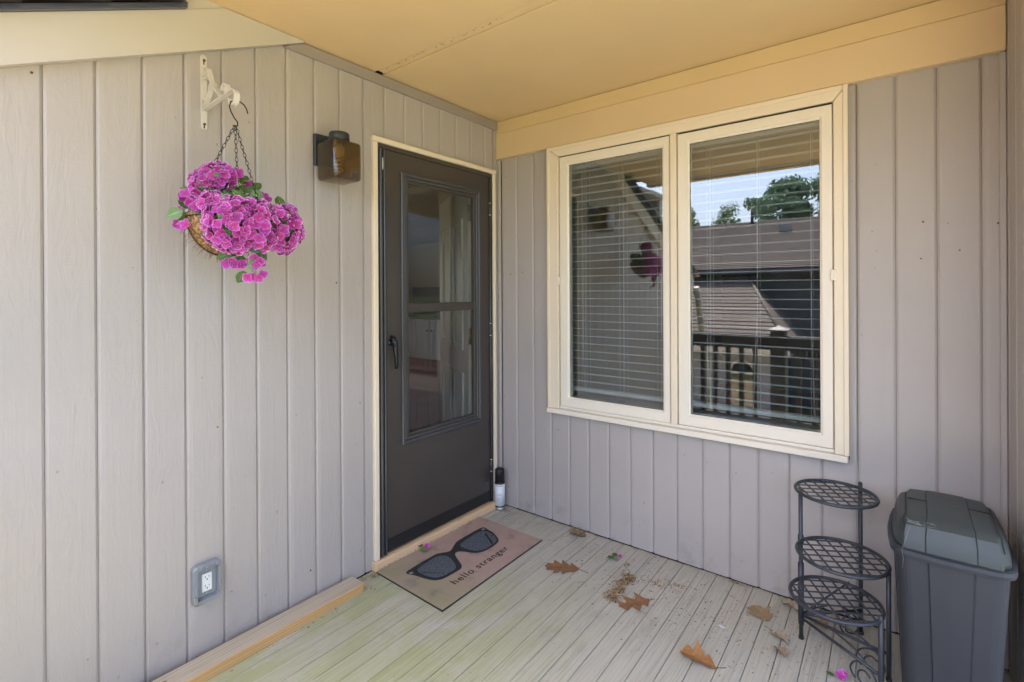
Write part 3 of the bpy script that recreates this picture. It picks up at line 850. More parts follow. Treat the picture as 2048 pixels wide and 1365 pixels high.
# ------------------------------------------------------------------ bracket and basket
YB = -1.747
br = thing('plant_bracket', 'ivory scrolled iron bracket fixed to the boards above the basket', 'bracket', (0, YB, 2.1))
bm = B(); extr(bm, [(YB - .011, 2.000), (YB - .006, 1.992), (YB + .006, 1.992), (YB + .011, 2.000), (YB + .011, 2.264), (YB + .006, 2.272), (YB - .006, 2.272), (YB - .011, 2.264)], lambda a, b, k: (.0055 if k else .001, a, b))
obj('wall_strip', bm, M_bracket, br)
def flatbar(name, pts, wd, th, m, par):
    n = len(pts); L, Rr = [], []
    for i in range(n):
        a = Vector(pts[max(0, i - 1)]); b = Vector(pts[min(n - 1, i + 1)]); t = (b - a).normalized(); nn_ = Vector((-t.y, t.x)); p = Vector(pts[i])
        L.append(p + nn_ * th / 2); Rr.append(p - nn_ * th / 2)
    bm = B()
    q = []
    for i in range(n):
        q.append([bm.verts.new((v.x, y, v.y)) for v, y in ((L[i], YB - wd / 2), (L[i], YB + wd / 2), (Rr[i], YB + wd / 2), (Rr[i], YB - wd / 2))])
    for A, Bq in zip(q, q[1:]):
        for k in range(4): bm.faces.new((A[k], A[(k + 1) % 4], Bq[(k + 1) % 4], Bq[k]))
    bm.faces.new(q[0][::-1]); bm.faces.new(q[-1])
    return obj(name, bm, m, par)
def arc(cx, cz, r0, r1, a0, a1, n=14):
    return [(cx + (r0 + (r1 - r0) * i / n) * math.cos(R(a0 + (a1 - a0) * i / n)), cz + (r0 + (r1 - r0) * i / n) * math.sin(R(a0 + (a1 - a0) * i / n))) for i in range(n + 1)]
BW, BT = .019, .0032
flatbar('arm', [(.0060, 2.064), (.06, 2.067), (.12, 2.071), (.18, 2.074), (.225, 2.077)] + arc(.254, 2.051, .027, .025, 100, -120, 16) + [(.236, 2.040), (.232, 2.052)], BW, BT, M_bracket, br)
flatbar('brace', arc(.030, 2.192, .012, .024, -60, 60 + 0, 5)[:0] + arc(.032, 2.190, .010, .0255, 300, 40, 16) + [(.075, 2.155), (.12, 2.115), (.158, 2.078), (.172, 2.077)] + arc(.190, 2.096, .0215, .016, -80, 190, 14), BW, BT, M_bracket, br)
flatbar('scroll', arc(.022, 2.088, .008, .014, -150, 60, 8)[::1][:0] + [(.009, 2.098), (.016, 2.088), (.010, 2.076)] + [(.022, 2.074), (.045, 2.098), (.066, 2.124)] + arc(.086, 2.128, .020, .013, 165, -75, 14), BW * .9, BT, M_bracket, br)
for z in (2.252, 2.012):
    bm = B(); tube(bm, [(.0055, YB + .001, z), (.0085, YB + .001, z)], .0048, 10); obj('screw_head', bm, M_rust, br)
    bm = B(); box(bm, .0055, .0062, YB - .002, YB + .002, z - .016, z - .004); obj('keyhole_slot', bm, M_crack, br)

HK = Vector((.2626, YB, 1.967))
vd = Vector((HK.x - C0.x, HK.y - C0.y, 0)).normalized()
LAT = Vector((-vd.y, vd.x, 0))
if LAT.dot(cr) < 0: LAT = -LAT
def BK(lat, dz, dep=0.0): return HK + LAT * lat + vd * dep + Vector((0, 0, dz))
hb = thing('hanging_basket', 'coir hanging basket overflowing with magenta fabric hydrangeas', 'flower basket', BK(0, -.33))
# S hook
bm = B()
hk = [BK(.040, .040), BK(.036, .056), BK(.028, .069), BK(.014, .078), BK(.0, .079), BK(-.012, .072), BK(-.016, .056), BK(-.012, .04), BK(-.002, .02), BK(.008, .006), BK(.009, -.006), BK(.002, -.012), BK(-.006, -.008)]
hk = [Vector((p.x, p.y, p.z - .006)) for p in hk]
tube(bm, hk, .0021, 8); obj('hook', bm, M_chain, hb)
BC = BK(-.030, -.338, .020)   # centre of the bowl's rim
BR = .118
def chain(p, q, sag=0.0):
    bm = B(); p = Vector(p); q = Vector(q); L = (q - p).length; n = int(L / .0145)
    t = (q - p).normalized(); s1 = t.orthogonal().normalized(); s2 = t.cross(s1)
    for i in range(n):
        c = p.lerp(q, (i + .5) / n); s = s1 if i % 2 else s2
        pts = []
        for k in range(10):
            a = 2 * PI * k / 10
            pts.append(c + t * (.0096 * math.cos(a)) + s * (.0046 * math.sin(a)))
        tube(bm, pts, .00105, 4, True)
    obj('chain', bm, M_chain, hb)
rimpts = [BC + LAT * (BR * math.cos(a)) + vd * (BR * math.sin(a)) for a in (R(200), R(320), R(75))]
chain(BK(.0, -.014), rimpts[0]); chain(BK(.003, -.014), BK(.075, -.31, -.085)); chain(BK(.001, -.014), BK(.012, -.3, .10))
# coir bowl (outer and inner skin) with ragged rim
bm = B()
nr, ns = 9, 36
rows = []
for i in range(nr + 1):
    ph = PI / 2 * i / nr
    row = []
    for k in range(ns):
        a = 2 * PI * k / ns
        rr = BR * math.cos(ph) + random.uniform(-.003, .003)
        zz = -.122 * math.sin(ph) + random.uniform(-.003, .003) + (random.uniform(0, .012) if i == 0 else 0)
        row.append(bm.verts.new(BC + Vector((math.cos(a) * rr, math.sin(a) * rr, zz))))
    rows.append(row)
inner = [bm.verts.new(BC + Vector((math.cos(2 * PI * k / ns) * (BR - .012), math.sin(2 * PI * k / ns) * (BR - .012), -.004))) for k in range(ns)]
deep = [bm.verts.new(BC + Vector((math.cos(2 * PI * k / ns) * (BR - .02), math.sin(2 * PI * k / ns) * (BR - .02), -.04))) for k in range(ns)]
for A, Bq in [(deep, inner), (inner, rows[0])] + list(zip(rows, rows[1:])):
    for k in range(ns): bm.faces.new((A[k], A[(k + 1) % ns], Bq[(k + 1) % ns], Bq[k]))
bm.faces.new(rows[-1]); bm.faces.new(deep)
obj('coir_liner', bm, M_coir, hb)
bm = B()   # loose fibres
for i in range(260):
    a = random.uniform(0, 2 * PI); ph = random.uniform(-.05, 1.5)
    nrm = Vector((math.cos(a) * math.cos(ph), math.sin(a) * math.cos(ph), -math.sin(ph)))
    p = BC + Vector((nrm.x * BR, nrm.y * BR, nrm.z * .122)) * .99
    d1 = (nrm + Vector((random.uniform(-1, 1), random.uniform(-1, 1), random.uniform(-1.2, .4)))).normalized()
    Ln = random.uniform(.01, .035)
    tube(bm, [p, p + d1 * Ln * .5 + nrm * .003, p + d1 * Ln + Vector((0, 0, -.004))], .0005, 3)
o = obj('coir_fibre', bm, M_coir, hb); o['kind'] = 'stuff'
bm = B()
tube(bm, [BC + Vector((math.cos(2 * PI * k / 40) * (BR + .003), math.sin(2 * PI * k / 40) * (BR + .003), 0)) for k in range(40)], .002, 6, True)
for j in range(8):
    a = 2 * PI * j / 8
    tube(bm, [BC + Vector((math.cos(a) * (BR + .003) * math.cos(R(9 * i)), math.sin(a) * (BR + .003) * math.cos(R(9 * i)), -.126 * math.sin(R(9 * i)))) for i in range(11)], .0016, 5)
obj('wire_frame', bm, M_chain, hb)

def petal_mesh(seed, r=.024, open_=.35, n=4):
    rnd_ = random.Random(seed)
    bm = B(); ly = bm.verts.layers.float.new('rim')
    for p in range(n):
        a0 = 2 * PI * p / n + rnd_.uniform(-.18, .18)
        L = r * rnd_.uniform(.90, 1.12); W = r * rnd_.uniform(.48, .58)
        cup = open_ + rnd_.uniform(-.18, .18); tw = rnd_.uniform(-.25, .25)
        nu, nv = 5, 4
        g = []
        for i in range(nu + 1):
            u = i / nu
            wd = W * (math.sin(PI * min(1, (.10 + .90 * u) ** 1.15 * .80)) ** .85) * (1.0 if u < .98 else .86)
            row = []
            for j in range(nv + 1):
                v = -1 + 2 * j / nv
                x = L * u - (abs(v) ** 2) * L * .20 * (u ** 2) - (L * .05 * (1 - abs(v)) ** 2 if i == nu else 0)
                y = wd * v
                z = cup * L * u * u * .75 + .15 * L * (v * v) * u + tw * y * u * .5 + p % 2 * .0009
                ca, sa = math.cos(a0), math.sin(a0)
                vt = bm.verts.new((x * ca - y * sa, x * sa + y * ca, z))
                vt[ly] = max(u ** 3.2, (abs(v) ** 4) * min(1, u * 1.6)) if u > .01 else 0
                row.append(vt)
            g.append(row)
        for i in range(nu):
            for j in range(nv):
                f = bm.faces.new((g[i][j], g[i + 1][j], g[i + 1][j + 1], g[i][j + 1])); f.smooth = True
    # small stamen bead
    bmesh.ops.create_icosphere(bm, subdivisions=1, radius=r * .09, matrix=Matrix.Translation((0, 0, r * .08)))
    me = bpy.data.meshes.new('flower'); bm.to_mesh(me); bm.free(); me.materials.append(M_petal)
    return me
PM = [petal_mesh(i, .0208, o_) for i, o_ in enumerate((.15, .3, .45, .6, .25, .5))]
def leaf_mesh(seed, L=.05, W=.036, m=None):
    rnd_ = random.Random(seed)
    bm = B(); ly = bm.verts.layers.float.new('rim')
    nu, nv = 7, 6; g = []
    bend = rnd_.uniform(.1, .5)
    for i in range(nu + 1):
        u = i / nu; wd = W * .5 * math.sin(PI * (u * .94 + .05) ** .82) + .0005
        row = []
        for j in range(nv + 1):
            v = -1 + 2 * j / nv
            vt = bm.verts.new((L * u, wd * v * (1 + .05 * math.sin(u * 40)), -bend * L * u * u * .5 + .25 * wd * abs(v) + .0012 * math.sin(u * 24 + abs(v) * 5))); vt[ly] = abs(v)
            row.append(vt)
        g.append(row)
    for i in range(nu):
        for j in range(nv):
            f = bm.faces.new((g[i][j], g[i + 1][j], g[i + 1][j + 1], g[i][j + 1])); f.smooth = True
    me = bpy.data.meshes.new('leaf'); bm.to_mesh(me); bm.free(); me.materials.append(m or M_leaf)
    return me
LM = [leaf_mesh(i) for i in range(3)] ; LMP = [leaf_mesh(9 + i, .048, .042, M_leafp) for i in range(2)]
def orient(p, nrm, spin, s=1.0):
    q = Vector(nrm).normalized().to_track_quat('Z', 'Y').to_matrix().to_4x4()
    return Matrix.Translation(p) @ q @ Matrix.Rotation(spin, 4, 'Z') @ Matrix.Scale(s, 4)
nfl = [0]
FL = []
def flower(p, nrm, s=1.0, par=None):
    nfl[0] += 1
    FL.append((PM[random.randrange(len(PM))], orient(p, nrm, random.uniform(0, 6.28), s), (Vector(p) - C0).length))
def head(c, rl, rd, rz, n, seed, s=1.0, keep=None):
    random.seed(seed)
    for i in range(n):
        z = 1 - 2 * (i + .5) / n; rr = math.sqrt(1 - z * z); a = i * 2.399963 + random.uniform(-.3, .3)
        d = Vector((rr * math.cos(a), rr * math.sin(a), z))
        nl = LAT * d.x / rl + vd * d.y / rd + Vector((0, 0, d.z / rz))
        if keep and not keep(d): continue
        p = c + LAT * (d.x * rl) + vd * (d.y * rd) + Vector((0, 0, d.z * rz))
        jit = random.uniform(-.009, .007)
        nl = nl.normalized() + Vector((random.uniform(-.28, .28), random.uniform(-.28, .28), random.uniform(-.2, .34)))
        flower(p + nl.normalized() * jit, nl, s * random.uniform(.85, 1.1))
LT = lambda zx: (zx - 366) * .00056
DZ_ = lambda zy: -.152 - (zy - 650) * .000621
front = lambda d: d.y < .35
head(BK(LT(345), DZ_(990), -.070), .078, .062, .086, 135, 11, 1.0, front)
head(BK(LT(470), DZ_(990), -.06), .068, .06, .080, 100, 12, 1.0, front)
head(BK(LT(628), DZ_(992), -.015), .062, .062, .079, 130, 13, .95, lambda d: d.y < .5)
head(BK(LT(275), DZ_(722), .0), .046, .042, .040, 52, 14, 1.0)
head(BK(LT(205), DZ_(795), -.01), .036, .034, .040, 40, 15, .95)
head(BK(LT(255), DZ_(900), -.055), .040, .036, .044, 44, 16, .95, front)
for zx, zy, dep in ((350, 705, -.03), (385, 690, 0), (330, 690, -.03), (110, 830, -.02), (130, 880, -.04), (95, 845, 0), (185, 885, -.05), (230, 890, -.06), (160, 905, -.05), (95, 1005, -.03), (115, 1000, -.05), (75, 998, -.02), (70, 920, 0),
                    (500, 800, .0), (535, 815, .02), (520, 845, -.02), (545, 850, .02), (480, 780, .03), (440, 740, .03), (225, 860, -.05), (250, 770, -.03), (235, 740, -.03), (150, 745, .0), (150, 770, .01), (170, 715, .0),
                    (325, 1195, -.05), (345, 1190, -.06), (370, 1200, -.06), (395, 1200, -.06), (410, 1195, -.05), (470, 1165, -.07), (490, 1185, -.07), (475, 1205, -.07), (505, 1195, -.06), (430, 1272, -.06), (465, 1272, -.06), (490, 1275, -.065), (512, 1255, -.06), (645, 865, 0), (690, 870, 0)):
    n_ = -vd + LAT * random.uniform(-.7, .7) + Vector((0, 0, random.uniform(-.5, .6)))
    flower(BK(LT(zx), DZ_(zy), dep), n_, random.uniform(.8, 1.0))
FL.sort(key=lambda q: q[2])
for me, mw, _ in FL[:298]:
    inst('flower', me, mw, hb)
if FL[298:]:
    bm = B(); bm.verts.layers.float.new('rim')
    for me, mw, _ in FL[298:]:
        t_ = me.copy(); t_.transform(mw); bm.from_mesh(t_); bpy.data.meshes.remove(t_)
    o = obj('back_flowers', bm, M_petal, hb, True); o['kind'] = 'stuff'
for i, (zx, zy, dep, up, sp, kind) in enumerate(((95, 928, -.04, .1, 3.6, 1), (380, 770, .02, .6, 0, 0), (330, 800, .01, .7, 1, 0), (300, 820, -.0, .6, 2, 0), (420, 790, .0, .5, .4, 0), (450, 800, -.02, .4, -.4, 1), (460, 770, .02, .5, .9, 0), (360, 830, -.03, .8, 3, 0), (270, 830, -.01, .8, 2.5, 0), (400, 740, .03, .5, 1.2, 0),
                                                  (345, 1140, -.06, -.3, 3.6, 0), (440, 1120, -.07, -.2, .2, 0), (395, 1150, -.06, -.5, 4.6, 0), (478, 1125, -.06, -.4, 5.5, 0), (430, 1215, -.07, 0, .4, 1), (415, 1240, -.06, -.3, 4.2, 0), (620, 862, .0, .5, 1.6, 0), (120, 905, .0, .3, 2, 0), (130, 935, -.02, .0, 4, 0), (250, 850, -.05, .2, 4.4, 0))):
    n_ = -vd * 1.0 + Vector((0, 0, up)) + LAT * random.uniform(-.3, .3)
    me = LMP[i % 2] if kind else LM[i % 3]
    inst('leaf', me, orient(BK(LT(zx), DZ_(zy), dep), n_, sp, 1.0), hb)
bm = B()
for i in range(22):
    a = BK(LT(random.uniform(270, 440)), DZ_(random.uniform(740, 800)), random.uniform(-.02, .03)); b = BK(LT(random.uniform(300, 470)), DZ_(random.uniform(830, 880)), random.uniform(-.04, .02))
    tube(bm, [a, a.lerp(b, .5) + Vector((0, 0, .012)), b], .0009, 4)
tube(bm, [BK(LT(430), DZ_(1120), -.05), BK(LT(440), DZ_(1180), -.055), BK(LT(455), DZ_(1240), -.055), BK(LT(490), DZ_(1270), -.06)], .0011, 4)
tube(bm, [BK(LT(420), DZ_(1120), -.05), BK(LT(400), DZ_(1170), -.055), BK(LT(370), DZ_(1195), -.055)], .0011, 4)
o = obj('flower_stem', bm, M_leaf, hb); o['kind'] = 'stuff'
# dark foliage mass inside the basket
bm = B()
random.seed(5)
for i in range(150):
    a = random.uniform(0, 6.28); r_ = BR * math.sqrt(random.random()) * .95
    p = BC + Vector((math.cos(a) * r_, math.sin(a) * r_, random.uniform(-.01, .085)))
    q = Matrix.Translation(p) @ Quaternion((random.uniform(-1, 1), random.uniform(-1, 1), random.uniform(-1, 1), random.uniform(-1, 1))).normalized().to_matrix().to_4x4()
    pts = [(-.024, 0, 0), (-.008, -.014, .003), (.012, -.013, .004), (.026, 0, 0), (.012, .013, .004), (-.008, .014, .003)]
    bm.faces.new([bm.verts.new(q @ Vector(t_)) for t_ in pts])
for (c, r_) in ((BK(LT(628), DZ_(992), -.015), .050), (BK(LT(470), DZ_(990), -.055), .055), (BK(LT(345), DZ_(990), -.065), .062), (BK(LT(275), DZ_(722), .0), .034), (BK(LT(205), DZ_(795), -.01), .028)):
    for i in range(70):
        d = Vector((random.gauss(0, 1), random.gauss(0, 1), random.gauss(0, 1))).normalized()
        q = Matrix.Translation(c + d * r_ * random.uniform(.75, 1.05)) @ (d + Vector((random.uniform(-.4, .4), random.uniform(-.4, .4), random.uniform(-.4, .4)))).to_track_quat('Z', 'Y').to_matrix().to_4x4()
        bm.faces.new([bm.verts.new(q @ Vector(t_)) for t_ in ((-.02, 0, 0), (-.006, -.012, .002), (.010, -.012, .003), (.021, 0, 0), (.010, .012, .003), (-.006, .012, .002))])
o = obj('inner_foliage', bm, M_leaf, hb); o['kind'] = 'stuff'

# ------------------------------------------------------------------ outlet
ot = thing('electrical_outlet', 'white outlet in a grey weather cover low on the boards', 'outlet', (0, -1.752, .29))
def rring(bm, y0, y1, z0, z1, r, n=5):
    pts = []
    for (cy_, cz_, a0) in ((y1 - r, z1 - r, 0), (y0 + r, z1 - r, 90), (y0 + r, z0 + r, 180), (y1 - r, z0 + r, 270)):
        for i in range(n + 1):
            a = R(a0 + 90 * i / n); pts.append((cy_ + r * math.cos(a), cz_ + r * math.sin(a)))
    return pts
bm = B()
o1 = rring(bm, -1.801, -1.703, .220, .366, .018); o2 = rring(bm, -1.797, -1.707, .224, .362, .016); i1 = rring(bm, -1.786, -1.714, .237, .349, .006); i2 = rring(bm, -1.784, -1.716, .239, .347, .005)
LP = [(o1, .0012), (o1, .022), (o2, .028), (i1, .028), (i2, .010), (i2, .0012)]
vv = [[bm.verts.new((x, y, z)) for y, z in L] for L, x in LP]
for A, Bq in zip(vv, vv[1:]):
    n_ = len(A)
    for k in range(n_): bm.faces.new((A[k], A[(k + 1) % n_], Bq[(k + 1) % n_], Bq[k]))
obj('cover_frame', bm, M_clear, ot)
obj('face_plate', cbox(.001, .009, -1.7835, -1.7165, .2395, .3465, .001), M_clear, ot)
rc = obj('receptacle', cbox(.0095, .016, -1.767, -1.733, .259, .326, .002), M_white, ot)
for zc in (.309, .276):
    for (y, h) in ((-1.7565, .0075), (-1.7435, .006)):
        bm = B(); box(bm, .0161, .0166, y - .0009, y + .0009, zc + .001, zc + .001 + h); obj('slot', bm, M_crack, rc)
    bm = B(); tube(bm, [(.0161, -1.75, zc - .005), (.0166, -1.75, zc - .005)], .0026, 8); obj('slot', bm, M_crack, rc)
for z in (.251, .336):
    bm = B(); tube(bm, [(.009, -1.75, z), (.0105, -1.75, z)], .0028, 8); obj('screw_head', bm, M_steel, ot)
for y in (-1.775, -1.757, -1.737, -1.72):
    obj('lid_hinge', cbox(.0285, .034, y - .006, y + .006, .352, .362, .0015), M_clear, ot)
bm = cbox(.0285, .033, -1.799, -1.786, .232, .258, .002); obj('latch', bm, M_steel, ot)

# ------------------------------------------------------------------ lumber
lm_ = thing('lumber', 'yellow two by four lying along the foot of the wall', 'lumber', (.07, -1.9, 0))
bm = B()
def LY(x, y, z): a = R(-.9); yy = y + 1.13; return (x + yy * math.tan(a), y, z)
poly = [(-1.140, -1.129)]
vsn = []
prof = [(.018, .001), (.018, .036), (.021, .039), (.114, .039), (.117, .036), (.117, .001)]
ring0 = [bm.verts.new(LY(x, -1.128 - (.010 if z < .01 else 0), z)) for x, z in prof]
ring1 = [bm.verts.new(LY(x, -2.72, z)) for x, z in prof]
for k in range(6):
    f = bm.faces.new((ring0[k], ring0[(k + 1) % 6], ring1[(k + 1) % 6], ring1[k]))
    f.material_index = 0 if k in (1, 2) else 1
f = bm.faces.new(ring0); f.material_index = 1
f = bm.faces.new(ring1[::-1]); f.material_index = 1
me_o = obj('plank', bm, None, lm_, mats=[M_lum_top, M_lum_side])
for (p, q) in (((.05, -1.98), (.105, -1.93)), ((.04, -1.95), (.062, -1.90))):
    bm = B(); tube(bm, [LY(p[0], p[1], .0395), LY(q[0], q[1], .0402)], .0011, 5); obj('nail', bm, M_rust, lm_)

# ------------------------------------------------------------------ door mat
dm = thing('doormat', 'brown doormat with printed sunglasses and greeting, before the storm door', 'doormat', (.26, -.62, 0))
mc = [(.036, -.997), (.505, -1.010), (.492, -.245), (.037, -.240)]
bm = B(); extr(bm, mc, lambda a, b, k: (a, b, .008 if k else .0012)); bmesh.ops.bevel(bm, geom=[e for e in bm.edges if e.calc_length() > .1], offset=.0012, segments=1, affect='EDGES')
obj('rubber_mat', bm, M_mat, dm)
bm = B(); extr(bm, [(.033, -1.001), (.510, -1.0145), (.497, -.241), (.034, -.236)], lambda a, b, k: (a, b, .0042 if k else .0006)); obj('mat_border', bm, M_black, dm)
GO = [(0.158, -0.921), (0.152, -0.897), (0.147, -0.824), (0.146, -0.74), (0.147, -0.703), (0.165, -0.676), (0.18, -0.656), (0.183, -0.633), (0.158, -0.589), (0.139, -0.549), (0.137, -0.494), (0.135, -0.412), (0.137, -0.34), (0.155, -0.329), (0.179, -0.338), (0.229, -0.346), (0.285, -0.374), (0.314, -0.396), (0.325, -0.419), (0.332, -0.467), (0.328, -0.528), (0.318, -0.558), (0.296, -0.581), (0.263, -0.593), (0.232, -0.607), (0.215, -0.626), (0.223, -0.648), (0.258, -0.67), (0.297, -0.688), (0.329, -0.705), (0.347, -0.727), (0.347, -0.752), (0.345, -0.792), (0.342, -0.837), (0.333, -0.863), (0.309, -0.885), (0.268, -0.898), (0.215, -0.906), (0.176, -0.922)]
GL = [(0.18, -0.87), (0.175, -0.849), (0.166, -0.758), (0.165, -0.72), (0.185, -0.696), (0.212, -0.684), (0.257, -0.698), (0.299, -0.718), (0.325, -0.739), (0.33, -0.76), (0.331, -0.808), (0.323, -0.847), (0.304, -0.869), (0.261, -0.881), (0.214, -0.883), (0.194, -0.879)]
GR = [(0.183, -0.57), (0.17, -0.543), (0.164, -0.48), (0.159, -0.38), (0.191, -0.356), (0.246, -0.366), (0.291, -0.389), (0.315, -0.414), (0.319, -0.459), (0.319, -0.518), (0.306, -0.551), (0.279, -0.569), (0.235, -0.577), (0.202, -0.579)]
def smoothpoly(P_, it=2):
    for _ in range(it):
        q = []
        for i in range(len(P_)):
            a, b = P_[i], P_[(i + 1) % len(P_)]
            q.append((a[0] * .75 + b[0] * .25, a[1] * .75 + b[1] * .25)); q.append((a[0] * .25 + b[0] * .75, a[1] * .25 + b[1] * .75))
        P_ = q
    return P_
def flat(name, P_, z0, z1, m):
    bm = B(); n = len(P_)
    v0 = [bm.verts.new((a, b, z0)) for a, b in P_]; v1 = [bm.verts.new((a, b, z1)) for a, b in P_]
    for i in range(n): bm.faces.new((v0[i], v0[(i + 1) % n], v1[(i + 1) % n], v1[i]))
    for tri in tessellate_polygon([[Vector((a, b, 0)) for a, b in P_]]):
        bm.faces.new([v1[i] for i in tri]); bm.faces.new([v0[i] for i in tri][::-1])
    return obj(name, bm, m, dm)
M_frameink = plain('faded_black_frame_print', (.018, .020, .024), .9, nscale=60, var=.3, bump=.4, bscale=300)
flat('printed_frame', smoothpoly(GO), .0083, .0092, M_frameink)
def grow(P_, s):
    cx_ = sum(p[0] for p in P_) / len(P_); cy_ = sum(p[1] for p in P_) / len(P_)
    return [(cx_ + (p[0] - cx_) * s, cy_ + (p[1] - cy_) * s) for p in P_]
for G in (GL, GR):
    flat('printed_lens_rim', grow(smoothpoly(G), 1.03), .0094, .0098, M_matink)
    flat('printed_lens', grow(smoothpoly(G), .985), .0099, .0104, M_lens)
for (x, y) in ((.182, -.906), (.161, -.352)):
    flat('printed_rivet', [(x - .011, y - .006), (x + .004, y - .013), (x + .012, y + .004), (x - .004, y + .012)], .0094, .0099, M_matgrey)
for P_ in ([(.221, -.873), (.228, -.873), (.318, -.806), (.310, -.808)], [(.204, -.391), (.204, -.378), (.31, -.443), (.312, -.456)]):
    flat('printed_temple', P_, .0106, .0109, M_matink)
fc = bpy.data.curves.new('greeting', 'FONT')
fc.body = 'hello stranger'; fc.size = 1.0; fc.extrude = 0.0; fc.offset = .004; fc.space_character = 1.12
fo = bpy.data.objects.new('greeting', fc); COL.objects.link(fo)
dg = bpy.context.evaluated_depsgraph_get()
tm = bpy.data.meshes.new_from_object(fo.evaluated_get(dg))
bpy.data.objects.remove(fo)
xs_ = [v.co.x for v in tm.vertices]; wtot = max(xs_) - min(xs_); x_min = min(xs_)
kx = .412 / wtot; kz = .058
for v in tm.vertices:
    a = (v.co.x - x_min) * kx; b = v.co.y * kz
    f_ = a / .412
    v.co = Vector((.420 + (.413 - .420) * f_ - b, -.842 + a, .0088))
bm = B(); bm.from_mesh(tm); bpy.data.meshes.remove(tm)
ex = bmesh.ops.extrude_face_region(bm, geom=list(bm.faces))
for v in [g for g in ex['geom'] if isinstance(g, bmesh.types.BMVert)]: v.co.z -= .0007
obj('lettering', bm, M_matink, dm)

# ------------------------------------------------------------------ spray can
cc = (.047, -.064, 0)
sp_ = thing('spray_can', 'black capped spray can with white label in the wall corner', 'spray can', cc)
bm = B(); lathe(bm, [(0, .001), (.031, .001), (.034, .004), (.034, .008), (.0325, .012), (.0325, .0195), (0, .0195)], cc, 28); obj('base_rim', bm, M_steel, sp_)
bm = B(); lathe(bm, [(0, .0200), (.0328, .0200), (.0328, .0275), (0, .0275)], cc, 28); obj('dark_band', bm, M_black, sp_)
bm = B(); lathe(bm, [(0, .028), (.0330, .028), (.0330, .163), (0, .163)], cc, 28); lab = obj('label_wrap', bm, M_label, sp_)
bm = B(); lathe(bm, [(0, .1635), (.0328, .1635), (.0320, .171), (.029, .176), (0, .176)], cc, 28); obj('shoulder', bm, M_black, sp_)
bm = B(); lathe(bm, [(0, .1765), (.0300, .1765), (.0295, .246), (.0275, .2535), (.022, .2545), (.020, .252), (0, .252)], cc, 28); obj('cap', bm, M_black, sp_)
va = math.atan2(C0.y - cc[1], C0.x - cc[0])
for (z, hw, h) in ((.104, .42, .0016), (.096, .52, .0016), (.078, .3, .0009), (.073, .38, .0009), (.060, .34, .0009), (.042, .12, .0012), (.154, .75, .0028)):
    bm = B(); A_ = []
    for i in range(9):
        a = va - .12 - hw + 2 * hw * i / 8
        A_.append([bm.verts.new((cc[0] + r_ * math.cos(a), cc[1] + r_ * math.sin(a), zz)) for r_, zz in ((.0330, z), (.03335, z), (.03335, z + h), (.0330, z + h))])
    for p, q in zip(A_, A_[1:]):
        for k in range(4): bm.faces.new((p[k], p[(k + 1) % 4], q[(k + 1) % 4], q[k]))
    obj('label_line', bm, M_matink if z > .15 else M_greyprint, lab)

# ------------------------------------------------------------------ plant stand
ps = thing('plant_stand', 'black iron three tier plant stand against the window wall', 'plant stand', (1.87, -.28, 0))
LEG = [(1.752, -.263, .585), (1.936, -.088, .605), (2.031, -.325, .405), (2.0125, -.448, .285)]
for i, (x, y, z) in enumerate(LEG):
    bm = B(); tube(bm, [(x, y, .002), (x, y, z)], .0075, 10); tube(bm, [(x, y, z), (x, y, z + .004)], [.0075, .004], 10)
    lg = obj('leg', bm, M_iron, ps)
    bm = B(); tube(bm, [(x, y, .001), (x, y, .012)], .0092, 10); obj('foot_cap', bm, M_black, lg)
bm = B(); tube(bm, [(1.752, -.263, .06), (1.752, -.263, .30)], .0105, 10); obj('hinge_sleeve', bm, M_iron, ps)
bm = B(); tube(bm, [(1.752, -.263, .375), (1.752, -.263, .41)], .0105, 10); obj('hinge_sleeve', bm, M_iron, ps)
def tier(c, r):
    bm = B(); tube(bm, circle_pts(c, r, 48), .0065, 8, True); rim_ = obj('tier_rim', bm, M_iron, ps)
    for ang in (-61, 30):
        d = Vector((math.cos(R(ang)), math.sin(R(ang)), 0)); s = Vector((-d.y, d.x, 0))
        n = 7
        for i in range(n):
            o_ = (i - (n - 1) / 2) * (2 * r / (n + .2))
            h = math.sqrt(max(0, r * r - o_ * o_)) - .002
            p = Vector(c) + s * o_
            dzz = .002 if ang < 0 else -.0015
            bm = B(); a_, b_ = p - d * h, p + d * h
            e = s * .0030
            vs_ = [bm.verts.new((q.x, q.y, c[2] + dzz + t_)) for q in (a_ - e, a_ + e, b_ + e, b_ - e) for t_ in (-.0015, .0015)]
            for q in ((0, 2, 3, 1), (4, 6, 7, 5), (0, 4, 5, 1)[::-1] if 0 else (0, 1, 7, 6), (2, 4, 5, 3), (0, 6, 4, 2), (1, 3, 5, 7)): bm.faces.new([vs_[k] for k in q])
            obj('lattice_bar', bm, M_iron, rim_)
tier((1.864, -.224, .590), .1345)
tier((1.891, -.322, .394), .1425)
tier((1.879, -.402, .271), .1400)
def bar(p, q, r=.0055):
    bm = B(); tube(bm, [p, q], r, 8); obj('stretcher', bm, M_iron, ps)
bar((1.757, -.264, .095), (2.025, -.324, .095)); bar((1.756, -.268, .085), (2.008, -.444, .085)); bar((1.757, -.258, .095), (1.931, -.092, .095))
bar((1.757, -.259, .10), (1.90, -.12, .21), .0035)
def crom(P_, k=5):
    out = []
    n = len(P_)
    for i in range(n - 1):
        p0, p1, p2, p3 = P_[max(0, i - 1)], P_[i], P_[i + 1], P_[min(n - 1, i + 2)]
        for j in range(k):
            t_ = j / k
            out.append(tuple(.5 * (2 * b + (c - a) * t_ + (2 * a - 5 * b + 4 * c - d) * t_ * t_ + (3 * b - a - 3 * c + d) * t_ ** 3) for a, b, c, d in zip(p0, p1, p2, p3)))
    return out + [tuple(P_[-1])]
